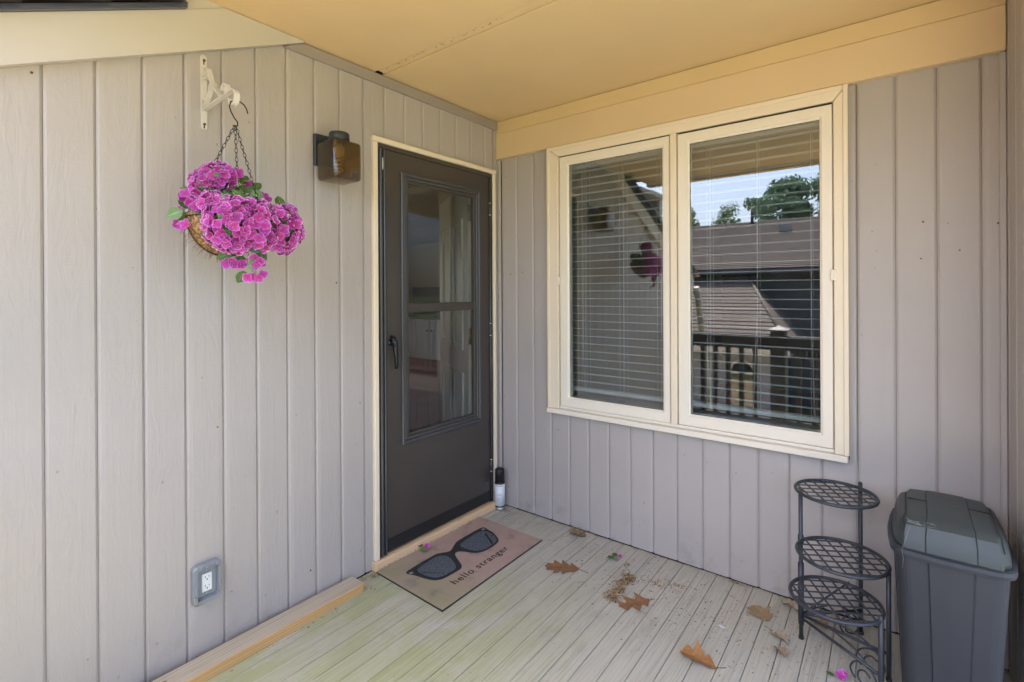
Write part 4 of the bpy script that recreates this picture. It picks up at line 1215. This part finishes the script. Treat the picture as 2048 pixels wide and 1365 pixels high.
def spiral(org, dx, pts):
    pts = crom(pts)
    bm = B(); tube(bm, [Vector(org) + Vector((dx[0] * a, dx[1] * a, b)) for a, b in pts], .0032, 6); obj('scroll', bm, M_iron, ps)
def scrollset(p, q):
    p, q = Vector(p), Vector(q); L = (Vector((q.x, q.y, 0)) - Vector((p.x, p.y, 0))).length; d = ((q.x - p.x) / L, (q.y - p.y) / L)
    spiral((p.x, p.y, .0), d, [(0, .100), (L * .25, .118), (L * .5, .122), (L * .75, .108), (L * .93, .07), (L * .98, .035), (L * .93, .010), (L * .84, .006), (L * .76, .02), (L * .76, .045), (L * .83, .06), (L * .9, .05)])
    spiral((p.x, p.y, .0), d, [(L * .95, .085), (L * .80, .083), (L * .70, .065), (L * .66, .035), (L * .72, .012)])
scrollset((1.757, -.264, 0), (2.025, -.324, 0)); scrollset((1.756, -.268, 0), (2.008, -.444, 0)); scrollset((1.757, -.258, 0), (1.931, -.092, 0))

# ------------------------------------------------------------------ trash can
tc = thing('trash_can', 'slate grey swing lid trash can in the right corner', 'trash can', (2.19, -.30, 0))
TX, TY = 2.188, -.300
def rrect(hx, hy, r, z, n=8, ns=6, bulge=0.0, crease=0.0):
    pts = []
    r = min(r, hx * .98, hy * .98)
    corners = ((hx - r, hy - r, 0), (-hx + r, hy - r, 90), (-hx + r, -hy + r, 180), (hx - r, -hy + r, 270))
    for ci, (cx_, cy_, a0) in enumerate(corners):
        for i in range(n + 1):
            a = R(a0 + 90 * i / n); pts.append([cx_ + r * math.cos(a), cy_ + r * math.sin(a)])
        nx = corners[(ci + 1) % 4]
        aS = R(a0 + 90)
        s0 = (cx_ + r * math.cos(aS), cy_ + r * math.sin(aS)); s1 = (nx[0] + r * math.cos(R(nx[2])), nx[1] + r * math.sin(R(nx[2])))
        for u in (.18, .2, .22, .5, .78, .8, .82):
            o_ = bulge * 4 * u * (1 - u) + (crease if .19 < u < .81 and abs(u - .2) > .001 and abs(u - .8) > .001 else 0) - (crease * .8 if abs(u - .2) < .001 or abs(u - .8) < .001 else 0)
            nx_, ny_ = math.cos(aS), math.sin(aS)
            pts.append([s0[0] + (s1[0] - s0[0]) * u + nx_ * o_, s0[1] + (s1[1] - s0[1]) * u + ny_ * o_])
    return [(TX + x, TY + y, z) for x, y in pts]
def loft(rings, cap0=True, cap1=True):
    bm = B(); vv = [[bm.verts.new(p) for p in r_] for r_ in rings]
    n = len(vv[0])
    for A, Bq in zip(vv, vv[1:]):
        for k in range(n):
            f = bm.faces.new((A[k], A[(k + 1) % n], Bq[(k + 1) % n], Bq[k])); f.smooth = False
    if cap0: bm.faces.new(vv[0][::-1])
    if cap1: bm.faces.new(vv[-1])
    return bm
bodyr = []
for z in (.002, .01, .1, .2, .3, .4, .5, .535):
    f_ = z / .535
    bodyr.append(rrect(.112 + .025 * f_, .155 + .033 * f_, .045, z, bulge=.006, crease=.0022))
obj('body', loft(bodyr), M_can_plastic, tc)
rimr = [rrect(.138, .190, .05, .525, bulge=.008), rrect(.149, .201, .055, .527, bulge=.009), rrect(.1515, .2035, .056, .537, bulge=.009), rrect(.1495, .2015, .055, .548, bulge=.009), rrect(.142, .194, .05, .5515, bulge=.008), rrect(.139, .191, .05, .551, bulge=.008)]
obj('lid_rim', loft(rimr, False, False), M_can_plastic, tc)
lidr = [rrect(.1400, .192, .05, .549, bulge=.008), rrect(.1385, .188, .05, .570, bulge=.007), rrect(.134, .178, .05, .600, bulge=.006), rrect(.126, .166, .05, .622, bulge=.004), rrect(.112, .150, .05, .634, bulge=.002), rrect(.09, .12, .045, .638, bulge=.0), rrect(.05, .07, .03, .639)]
o = obj('lid', loft(lidr), M_canlid, tc, 'auto')
# swing panel over the dome: profile along y, extruded in x
prof = [(-.1985, .556), (-.1945, .575), (-.1855, .600), (-.1735, .6215), (-.158, .6345), (-.13, .642), (-.08, .6465), (-.0015, .649), (.0015, .649), (.06, .6485), (.12, .645), (.15, .638), (.172, .622), (.186, .598)]
def swing(seg, name):
    bm = B(); xsn = (-.118, -.112, -.062, -.060, -.058, 0, .058, .060, .062, .112, .118)
    q = []
    for (y, z) in seg:
        row = []
        k_ = (.90 if z > .64 else (.96 if z > .61 else 1.0)) if y < 0 else .90 - .10 * max(0, (y - .06) / .126) ** 2
        for x in xsn:
            off = -.0055 if abs(x) > .1165 else (.0 if abs(x) >= .062 else (-.0016 if abs(abs(x) - .060) < .0005 else .0018))
            nz = off if z > .625 else off * .4; ny = -off if y < 0 and z < .63 else 0
            arch = .004 * (1 - (x / .118) ** 2)
            row.append(bm.verts.new((TX + x * k_, TY + y + ny - (arch if z < .63 and y < 0 else 0), z + nz + (arch if z > .62 else 0))))
        q.append(row)
    for A, Bq in zip(q, q[1:]):
        for k in range(len(xsn) - 1): bm.faces.new((A[k], A[k + 1], Bq[k + 1], Bq[k]))
    r_ = bmesh.ops.extrude_face_region(bm, geom=list(bm.faces))
    for v in [g for g in r_['geom'] if isinstance(g, bmesh.types.BMVert)]: v.co.z -= .006; v.co.y += .004 if v.co.y < TY else -.004
    return obj(name, bm, M_canlid, tc, 'auto')
swing(prof[:8], 'swing_flap'); swing(prof[8:], 'swing_flap')
for s in (-1, 1):   # dark slots beside the flap
    bm = B()
    pts = [(TX + s * (.1195 if z < .61 else (.1155 if z <= .64 else .109)), TY + y - .001, z + .0008) for y, z in prof[2:10]]
    for p, q in zip(pts, pts[1:]):
        vs_ = [bm.verts.new((p[0] - .0022, p[1], p[2])), bm.verts.new((p[0] + .0022, p[1], p[2])), bm.verts.new((q[0] + .0022, q[1], q[2])), bm.verts.new((q[0] - .0022, q[1], q[2]))]
        bm.faces.new(vs_)
    obj('flap_slot', bm, M_crack, tc)
bm = B(); box(bm, TX - .104, TX + .104, TY - .0016, TY + .0016, .6485, .6530); obj('flap_joint', bm, M_crack, tc)
# cobweb strands on the lid
wbw = B()
random.seed(21)
for i in range(20):
    p = Vector((TX - .095 + random.uniform(-.012, .05), TY - .166 + random.uniform(-.02, .012), .633 + random.uniform(-.003, .004)))
    tube(wbw, [p, p + Vector((random.uniform(-.02, .03), random.uniform(-.012, .012), random.uniform(-.003, .002)))], .00028, 3)
pp = [(TX - .100, TY - .186, .620), (TX - .110, TY - .201, .585), (TX - .118, TY - .213, .552), (TX - .116, TY - .211, .525), (TX - .118, TY - .200, .49)]
for j in range(1):
    tube(wbw, [(a + random.uniform(-.002, .002), b - .002, c_ + random.uniform(-.003, .003)) for a, b, c_ in pp], .0002, 3)
o = tag(obj('cobweb', wbw, M_web), 'dusty cobweb strands clinging to the trash can lid', 'cobweb', kind='stuff')

# ------------------------------------------------------------------ fallen leaves
def oak(name, label, base, tip, width, m, seed, curl=.02, stem=None, lobes=4, deep=.55, fold=0.0, lift=.004, group='fallen oak leaves on the deck'):
    rnd_ = random.Random(seed)
    base, tip = Vector((base[0], base[1], 0)), Vector((tip[0], tip[1], 0))
    width *= 1.22; curl *= .8
    L = (tip - base).length; d = (tip - base).normalized(); s = Vector((-d.y, d.x, 0))
    t = thing(name, label, 'leaf', base, group)
    bm = B(); ly = bm.verts.layers.float.new('rim')
    nu = lobes * 6
    rows = []
    nv = 4
    ph = rnd_.uniform(-.1, .1)
    twist = rnd_.uniform(-.5, .5)
    for i in range(nu + 1):
        u = i / nu
        env = (math.sin(PI * (u * .93 + .04)) ** .6) * (.72 + .38 * math.sin(PI * u * .9 + .35))
        row = []
        for sd in (-1, 1):
            fr = (u * lobes + ph + (0 if sd < 0 else .18)) % 1.0
            tri = (fr / .62 if fr < .62 else (1 - fr) / .38)
            wv_ = env * (1 - deep + deep * tri ** 1.25) * (1 + rnd_.uniform(-.10, .10))
            wd = width / 2 * wv_
            sweep = L * .10 * tri * env
            for j in range(1, nv + 1):
                v = j / nv
                x = u * L + sweep * v ** 1.5 * (1 if u < .93 else .2)
                y = sd * wd * v
                z = lift + curl * (abs(y) / (width / 2)) ** 2 * (1 + .7 * math.sin(u * 7 + sd * 1.7 + seed)) + .3 * curl * math.sin(u * PI * 1.3 + seed) + fold * abs(y) + twist * curl * y / width * (u - .5) * 2 + .0012 * rnd_.uniform(-1, 1)
                row.append((x, y, max(.0012, z), v))
        mid = (u * L, 0.0, max(.0012, lift * .6 + .3 * curl * math.sin(u * PI * 1.3 + seed)), 0.0)
        pts = row[:nv][::-1] + [mid] + row[nv:]
        rr = []
        for (x, y, z, v) in pts:
            q = base + d * x + s * y; vt = bm.verts.new((q.x, q.y, z)); vt[ly] = v; rr.append(vt)
        rows.append(rr)
    for A, Bq in zip(rows, rows[1:]):
        for k in range(2 * nv):
            f = bm.faces.new((A[k], A[k + 1], Bq[k + 1], Bq[k])); f.smooth = True
    obj('blade', bm, m, t)
    if stem:
        e = Vector((stem[0], stem[1], 0)); mid = base.lerp(e, .5) + s * .006
        bm = B(); tube(bm, [(base.x, base.y, lift * .6 + .001), (mid.x, mid.y, .006), (e.x, e.y, .003)], [.0011, .0009, .0013], 5); obj('stem', bm, m, t)
    return t
oak('oak_leaf', 'rust brown oak leaf lying flat close to the doormat corner', (.806, -.370), (.655, -.447), .112, M_oak_rust, 3, .005, (.860, -.373), 4, .58)
oak('oak_leaf', 'dark rust oak leaf with deep lobes beside the litter heap', (.1 + 1.080, -.395), (1.095, -.520), .105, M_oak_rust, 8, .010, (1.195, -.372), 3, .74)
oak('oak_leaf', 'orange brown folded oak leaf nearest the camera', (1.533, -.632), (1.402, -.632), .092, M_oak_orange, 5, .020, (1.562, -.610), 3, .62, .25)
oak('oak_leaf', 'tan broad oak leaf lying front side up before the plant stand', (1.628, -.228), (1.548, -.160), .100, M_oak_tan, 12, .008, None, 3, .5)
oak('oak_leaf', 'pale crumpled oak leaf with long stem by the plant stand', (1.652, -.299), (1.718, -.342), .046, M_oak_pale, 17, .024, (1.621, -.275), 3, .5, .6)
oak('oak_leaf', 'pale curled leaf fragment touching the crumpled long stemmed leaf', (1.690, -.372), (1.722, -.432), .050, M_oak_pale, 23, .022, None, 2, .55, .5)
oak('oak_leaf', 'grey tan leaf wedged between the window wall and the iron stand', (1.645, -.050), (1.722, -.082), .060, M_oak_pale, 31, .018, (1.640, -.030), 3, .55, .2)
oak('oak_leaf', 'dark curled leaf against the foot of the window wall', (.668, -.060), (.572, -.075), .085, M_oak_dark, 41, .034, None, 3, .5, .2, .006)
oak('oak_leaf', 'orange leaf lying under the lowest plant stand tier', (1.83, -.135), (1.770, -.105), .060, M_oak_tan, 44, .012, None, 3, .5)

# fallen fabric blossoms
def blossom(label, loc, leaves, petals, grp='fallen fabric blossoms'):
    t = thing('fallen_blossom', label, 'blossom', (loc[0], loc[1], 0), grp)
    for (dx, dy, z, a, sc_, pale) in leaves:
        mw = Matrix.Translation((loc[0] + dx, loc[1] + dy, z)) @ Matrix.Rotation(a, 4, 'Z') @ Matrix.Rotation(R(-12), 4, 'Y') @ Matrix.Scale(sc_, 4)
        inst('leaf', (LMP if pale else LM)[0], mw, t)
    for (dx, dy, z, nrm, sc_, k) in petals:
        inst('petal', PM[k], orient(Vector((loc[0] + dx, loc[1] + dy, z)), nrm, 1.0, sc_), t)
vt_ = (.6, -.75, .5)
blossom('purple blossom with two green leaves on the doormat edge', (.062, -.735), [(0, -.005, .018, .2, .95, True), (-.012, .004, .024, 2.4, .7, False)], [(.006, .032, .024, (.7, -.3, .6), .75, 3)])
blossom('pale violet petal with three green leaves near the window wall', (.895, -.172), [(0, 0, .008, -2.3, .75, False), (0, 0, .008, -.75, .8, True), (-.002, .002, .010, 1.7, .75, False)], [(.022, .026, .010, (.3, -.3, 1), .6, 1)])
blossom('bright magenta petals at the foot of the plant stand', (1.895, -.415), [(-.02, -.01, .008, 2.8, .5, False)], [(0, 0, .012, (.3, -.6, .8), .85, 2), (.01, .012, .014, (-.2, -.3, .9), .7, 4)])

# ------------------------------------------------------------------ litter
def litter(name, label, spots, seed, kind='stuff'):
    random.seed(seed)
    bm = B(); ly = bm.verts.layers.float.new('tone')
    for (x, y, rx, ry, n, smin, smax, tmin, tmax, zmax) in spots:
        for i in range(n):
            px, py = random.gauss(x, rx), random.gauss(y, ry)
            if py > -.003: py = -.004 - random.random() * .01
            if px < .004: px = .005 + random.random() * .01
            s = random.uniform(smin, smax); zz = random.random() * zmax + s * .3
            if .03 < px < .5 and -1.0 < py < -.24: zz += .0085
            q = Matrix.Translation((px, py, zz)) @ Matrix.Rotation(random.uniform(0, 6.28), 4, 'Z') @ Matrix.Rotation(random.uniform(-.5, .5), 4, 'X')
            a, b, c = s * random.uniform(.8, 2.4), s * random.uniform(.3, .8), s * random.uniform(.2, .5)
            vv_ = [bm.verts.new(q @ Vector(p)) for p in ((-a, 0, 0), (0, -b, 0), (a, 0, c * .3), (0, b, 0), (0, 0, c))]
            tn = random.uniform(tmin, tmax)
            for v in vv_: v[ly] = tn
            for f in ((0, 1, 4), (1, 2, 4), (2, 3, 4), (3, 0, 4), (0, 3, 2, 1)): bm.faces.new([vv_[k] for k in f])
    return tag(obj(name, bm, M_crumb), label, 'litter', None, kind)
path = [(1.02, -.276), (1.045, -.30), (1.035, -.335), (1.024, -.365), (1.035, -.40), (1.040, -.43), (1.044, -.47), (1.046, -.49)]
litter('leaf_litter', 'heap of brown seed litter between two rust oak leaves', [(x, y, .016, .013, 110, .0020, .0050, 0, 1, .012) for x, y in path] + [(.975, -.18, .012, .012, 40, .0015, .004, .2, .8, .003), (1.045, -.488, .016, .012, 60, .002, .006, 0, .7, .012)], 3)
litter('leaf_litter', 'dark litter line caught between threshold and doormat', [(.030, -.26 - i * .037, .004, .014, 26, .0014, .0042, 0, .55, .006) for i in range(20)] + [(.05, -1.02, .016, .014, 70, .0015, .004, 0, .8, .005), (.03, -1.07, .012, .02, 40, .0015, .004, 0, .6, .004)], 4)
litter('leaf_litter', 'crumbs gathered along the foot of the window wall', [(.10 + i * .08, -.010, .035, .004, 14, .0012, .0032, 0, .7, .002) for i in range(28)] + [(1.453, -.022, .03, .006, 80, .0014, .0034, 0, .8, .004), (.095, -.075, .02, .012, 50, .0015, .004, 0, .8, .004)], 5)
litter('leaf_litter', 'loose specks scattered over the deck boards', [(1.1, -.28, .30, .15, 420, .0012, .0042, 0, .8, .0008), (1.5, -.34, .20, .20, 330, .0012, .0042, 0, 1, .0008), (.8, -.8, .35, .35, 120, .0009, .0022, 0, .6, .0004), (1.85, -.30, .12, .14, 150, .0010, .0032, 0, 1, .0006), (.26, -.6, .14, .2, 60, .0008, .0018, .3, 1, .0004), (1.16, -.255, .05, .016, 110, .0014, .0040, .1, .8, .003), (1.23, -.205, .03, .012, 60, .0014, .0036, .1, .8, .002), (.70, -.16, .12, .05, 90, .0012, .0034, .1, .9, .001), (.16, -.15, .05, .04, 60, .0012, .0036, 0, .8, .001), (.12, -1.35, .02, .25, 70, .0014, .0040, 0, .5, .001)], 6)
random.seed(8)
def catkin(label, pts):
    bm = B(); ly = bm.verts.layers.float.new('tone')
    P_ = [Vector((x, y, .003)) for x, y in pts]
    for a, b in zip(P_, P_[1:]):
        n = max(2, int((b - a).length / .0035))
        for i in range(n):
            c = a.lerp(b, i / n) + Vector((random.uniform(-.002, .002), random.uniform(-.002, .002), random.uniform(0, .001)))
            r_ = bmesh.ops.create_icosphere(bm, subdivisions=1, radius=random.uniform(.0012, .0024), matrix=Matrix.Translation(c))
            tn = random.uniform(.65, 1)
            for v in r_['verts']: v[ly] = tn
    tag(obj('catkin', bm, M_crumb), label, 'catkin', 'dry catkins on the porch')
def off(p): return (p[0], p[1])
catkin('pale dry catkin strand between litter heap and window wall', [(1.255, -.202), (1.29, -.190), (1.315, -.186), (1.323, -.194)])
catkin('short pale catkin pointing from the wall toward the camera', [(1.438, -.118), (1.448, -.138), (1.478, -.152)])
catkin('forked catkin at the doormat corner by the left rivet', [(.235, -.90), (.215, -.925), (.245, -.935), (.225, -.955)])
catkin('thin catkin right of the doormat corner', [(.515, -.225), (.54, -.205), (.56, -.19)])
catkin('curled catkin beside the dark curled leaf', [(.555, -.14), (.575, -.125), (.59, -.10)])
bm = B(); tube(bm, [(1.472, -.388, .004), (1.480, -.3885, .005), (1.492, -.389, .004)], [.002, .005, .002], 8); tube(bm, [(1.492, -.389, .004), (1.501, -.3885, .004)], [.003, .004], 8)
tag(obj('moth', bm, M_web), 'tiny pale moth resting on the deck boards', 'moth')

# ------------------------------------------------------------------ porch railing (seen mirrored in the window)
rl = thing('porch_railing', 'dark brown porch railing mirrored in the window glass', 'railing', (1.2, -2.9, 0))
obj('top_rail', cbox(.03, 5.2, -2.945, -2.855, .905, .940, .004), M_brown, rl)
obj('fascia_rail', cbox(.03, 5.2, -2.918, -2.882, .800, .904, .003), M_brown, rl)
obj('bottom_rail', cbox(.03, 5.2, -2.918, -2.882, .09, .13, .003), M_brown, rl)
x = .12
while x < 5.15:
    if not (1.0 < x < 1.18 or 2.99 < x < 3.17 or x > 5.03): obj('baluster', cbox(x, x + .042, -2.92, -2.88, .131, .799, .002), M_brown, rl)
    x += .1265
for x in (1.110, 3.1, 5.14):
    po = obj('post', cbox(x - .064, x + .064, -2.975, -2.846, .001, .985, .004), M_brown, rl)
    bm = B(); v = [bm.verts.new(p) for p in ((x - .085, -2.995, .986), (x + .085, -2.995, .986), (x + .085, -2.825, .986), (x - .085, -2.825, .986), (x - .085, -2.995, .998), (x + .085, -2.995, .998), (x + .085, -2.825, .998), (x - .085, -2.825, .998), (x, -2.91, 1.04))]
    for q in ((3, 2, 1, 0), (0, 1, 5, 4), (1, 2, 6, 5), (2, 3, 7, 6), (3, 0, 4, 7), (4, 5, 8), (5, 6, 8), (6, 7, 8), (7, 4, 8)): bm.faces.new([v[k] for k in q])
    obj('post_cap', bm, M_nwall, po)

# ------------------------------------------------------------------ neighbour house (mirrored in the window)
nh = thing('neighbour_house', 'slate blue house with brown shingle roof mirrored in the window', 'house', (-3, -17, -2.6))
bm = B(); box(bm, -12, 4.5, -26, -16.6, -2.6, 2.1); obj('wall', bm, M_ndark, nh)
for i in range(24):
    z = -2.55 + i * .19
    bm = B(); extr(bm, [(-16.599, z), (-16.575, z), (-16.59, z + .19), (-16.599, z + .19)], lambda a, b, k: (4.5 if k else -12, a, b)); obj('siding_board', bm, M_ndark, nh)
ey, ez, ry, rz = -15.9, 2.12, -21.5, 4.42
for i in range(34):
    f0, f1 = i / 34, (i + 1.12) / 34
    ya, za = ey + (ry - ey) * f0, ez + (rz - ez) * f0; yb2, zb2 = ey + (ry - ey) * f1, ez + (rz - ez) * f1
    bm = B(); extr(bm, [(ya, za), (yb2, zb2 - .012), (yb2, zb2 - .002), (ya, za + .035)], lambda a, b, k: (5.2 if k else -13, a, b)); obj('shingle_course', bm, M_shingle, nh)
bm = B(); extr(bm, [(ey - .01, ez - .02), (ry, rz - .03), (-26.5, ez - .02)], lambda a, b, k: (5.1 if k else -12.9, a, b)); obj('roof_deck', bm, M_shingle, nh)
bm = B(); box(bm, -13, 5.2, -15.95, -15.82, 1.96, 2.10); obj('gutter', bm, M_ndark, nh)
bm = B(); tube(bm, [(-3.2, -21.2, 4.2), (-3.2, -21.2, 5.0)], .06, 10); obj('vent_pipe', bm, M_brown, nh)
bm = B(); box(bm, -1.9, -1.45, -19.9, -19.6, 3.72, 3.95); obj('roof_vent', bm, M_nwall, nh)
for k in range(3):
    x = -.55 + k * .75
    wdo = obj('window', cbox(x, x + .55, -16.56, -16.53, -.92, -.55, .01), M_nwall, nh); bm = B(); box(bm, x + .06, x + .49, -16.529, -16.526, -.87, -.60); obj('pane', bm, M_glassn, wdo)
# lower wing with hip roof
nw = thing('neighbour_wing', 'grey sided garage wing with hip roof and arched window, mirrored in the window', 'garage', (-4, -14, -2.6))
bm = B(); box(bm, -7.5, -1.02, -16.3, -13.45, -2.6, -.42); obj('wall', bm, M_nwall, nw)
for i in range(12):
    z = -2.58 + i * .185
    bm = B(); extr(bm, [(-13.449, z), (-13.425, z), (-13.44, z + .185), (-13.449, z + .185)], lambda a, b, k: (-1.02 if k else -7.5, a, b)); obj('siding_board', bm, M_nwall, nw)
hy, hz, ty, tz = -12.9, -.22, -16.35, 1.93
xh, xt = -.42, -2.30
for i in range(20):
    f0, f1 = i / 20, (i + 1.15) / 20
    y0_, z0_ = hy + (ty - hy) * f0, hz + (tz - hz) * f0; y1_, z1_ = hy + (ty - hy) * f1, hz + (tz - hz) * f1
    xr0, xr1 = xh + (xt - xh) * f0, xh + (xt - xh) * f1
    bm = B(); v = [bm.verts.new(p) for p in ((-8, y0_, z0_ + .03), (xr0, y0_, z0_ + .03), (xr1, y1_, z1_), (-8, y1_, z1_), (-8, y0_, z0_), (xr0, y0_, z0_), (xr1, y1_, z1_ - .02), (-8, y1_, z1_ - .02))]
    for q in ((0, 1, 2, 3), (7, 6, 5, 4), (0, 4, 5, 1), (1, 5, 6, 2), (2, 6, 7, 3), (3, 7, 4, 0)): bm.faces.new([v[k] for k in q])
    obj('shingle_course', bm, M_shingle, nw)
bm = B(); tube(bm, [(xh, hy, hz + .03), (xt, ty, tz + .03)], .05, 6); obj('hip_ridge', bm, M_shingle, nw)
bm = B(); v = [bm.verts.new(p) for p in ((xh, hy, hz), (xh, -16.4, hz), (xt, ty, tz), (-2.6, -16.4, tz))]; bm.faces.new((v[0], v[1], v[3], v[2])); obj('roof_side', bm, M_shingle, nw)
bm = B(); box(bm, -8, xh, hy - .02, hy + .03, hz - .20, hz - .005); box(bm, -8, xh, -13.42, hy - .03, hz - .2, hz - .17); obj('eave_board', bm, M_rake, nw)
ax_, aw, at_, ab = -1.75, .30, -.72, -1.95
def archpts(s, zb): return [(ax_ - aw * s, zb), (ax_ + aw * s, zb)] + [(ax_ + aw * s * math.cos(R(a)), (at_ - aw) + aw * s * math.sin(R(a))) for a in range(0, 181, 15)]
bm = B(); extr(bm, archpts(1.22, ab - .07), lambda a, b, k: (a, -13.36 if k else -13.43, b)); aw_o = obj('arched_window', bm, M_rake, nw)
bm = B(); extr(bm, archpts(1.0, ab), lambda a, b, k: (a, -13.345 if k else -13.359, b)); obj('pane', bm, M_glassn, aw_o)
bm = B(); box(bm, ax_ - aw, ax_ + aw, -13.344, -13.33, at_ - aw - .06, at_ - aw); obj('transom_bar', bm, M_rake, aw_o)

# ------------------------------------------------------------------ trees behind the neighbour (mirrored in the window)
def tree(name, label, x, y, h, r, m, seed, n=2600, base=.3, ls=.28):
    rnd_ = random.Random(seed)
    t = thing(name, label, 'tree', (x, y, -2.6), 'trees beyond the neighbour roof')
    bm = B(); tube(bm, [(x, y, -2.7), (x + .1, y, -2.6 + h * .4), (x - .1, y + .1, -2.6 + h * .85)], [h * .022, h * .016, h * .006], 8)
    for k in range(6):
        a = rnd_.uniform(0, 6.28); zb = -2.6 + h * rnd_.uniform(.35, .75)
        tube(bm, [(x, y, zb), (x + math.cos(a) * r * .6, y + math.sin(a) * r * .6, zb + r * .5)], [h * .009, h * .003], 6)
    obj('trunk', bm, M_bark, t)
    bm = B()
    cl = []
    for k in range(26):
        f = rnd_.random(); zz = -2.6 + h * (base + (1 - base) * f); rr = r * (1 - f * .62) * rnd_.uniform(.35, 1.0); a = rnd_.uniform(0, 6.28)
        cl.append((x + math.cos(a) * rr, y + math.sin(a) * rr, zz, r * rnd_.uniform(.20, .42)))
    for i in range(n):
        c = cl[rnd_.randrange(len(cl))]
        d = Vector((rnd_.gauss(0, 1), rnd_.gauss(0, 1), rnd_.gauss(0, .8))).normalized() * c[3] * rnd_.random() ** .45
        p = Vector(c[:3]) + d
        q = Quaternion((rnd_.uniform(-1, 1), rnd_.uniform(-1, 1), rnd_.uniform(-1, 1), rnd_.uniform(-1, 1))).normalized()
        s = ls * rnd_.uniform(.5, 1.2)
        bm.faces.new([bm.verts.new(p + q @ Vector(v)) for v in ((-s, 0, 0), (0, -s * .35, s * .1), (s, 0, 0), (0, s * .35, s * .1))])
    obj('crown', bm, m, t)
tree('pine_tree', 'tall blue green pine above the neighbour roof, mirrored at the right pane edge', -4.0, -36, 11.3, 2.6, M_fol1, 2, 6500, .45, .22)
tree('pine_tree', 'shorter pine at the inner side of the tall mirrored pine', -6.0, -36.5, 10.6, 1.9, M_fol1, 4, 4200, .5, .20)
tree('pine_tree', 'pine crown at the outer side of the tall mirrored pine', -1.4, -37, 11.2, 3.0, M_fol1, 5, 5200, .45, .22)
tree('leafy_tree', 'low light green tree just above the roof ridge', -8.7, -38, 10.3, 1.7, M_fol2, 6, 2600, .5, .16)
tree('leafy_tree', 'pale green tree mirrored beside the window mullion', -11.2, -37, 10.9, 2.2, M_fol2, 9, 3400, .45, .18)
tree('leafy_tree', 'distant rounded tree behind the side roof', -15.5, -38, 11.6, 3.2, M_fol2, 14, 3600, .4, .22)
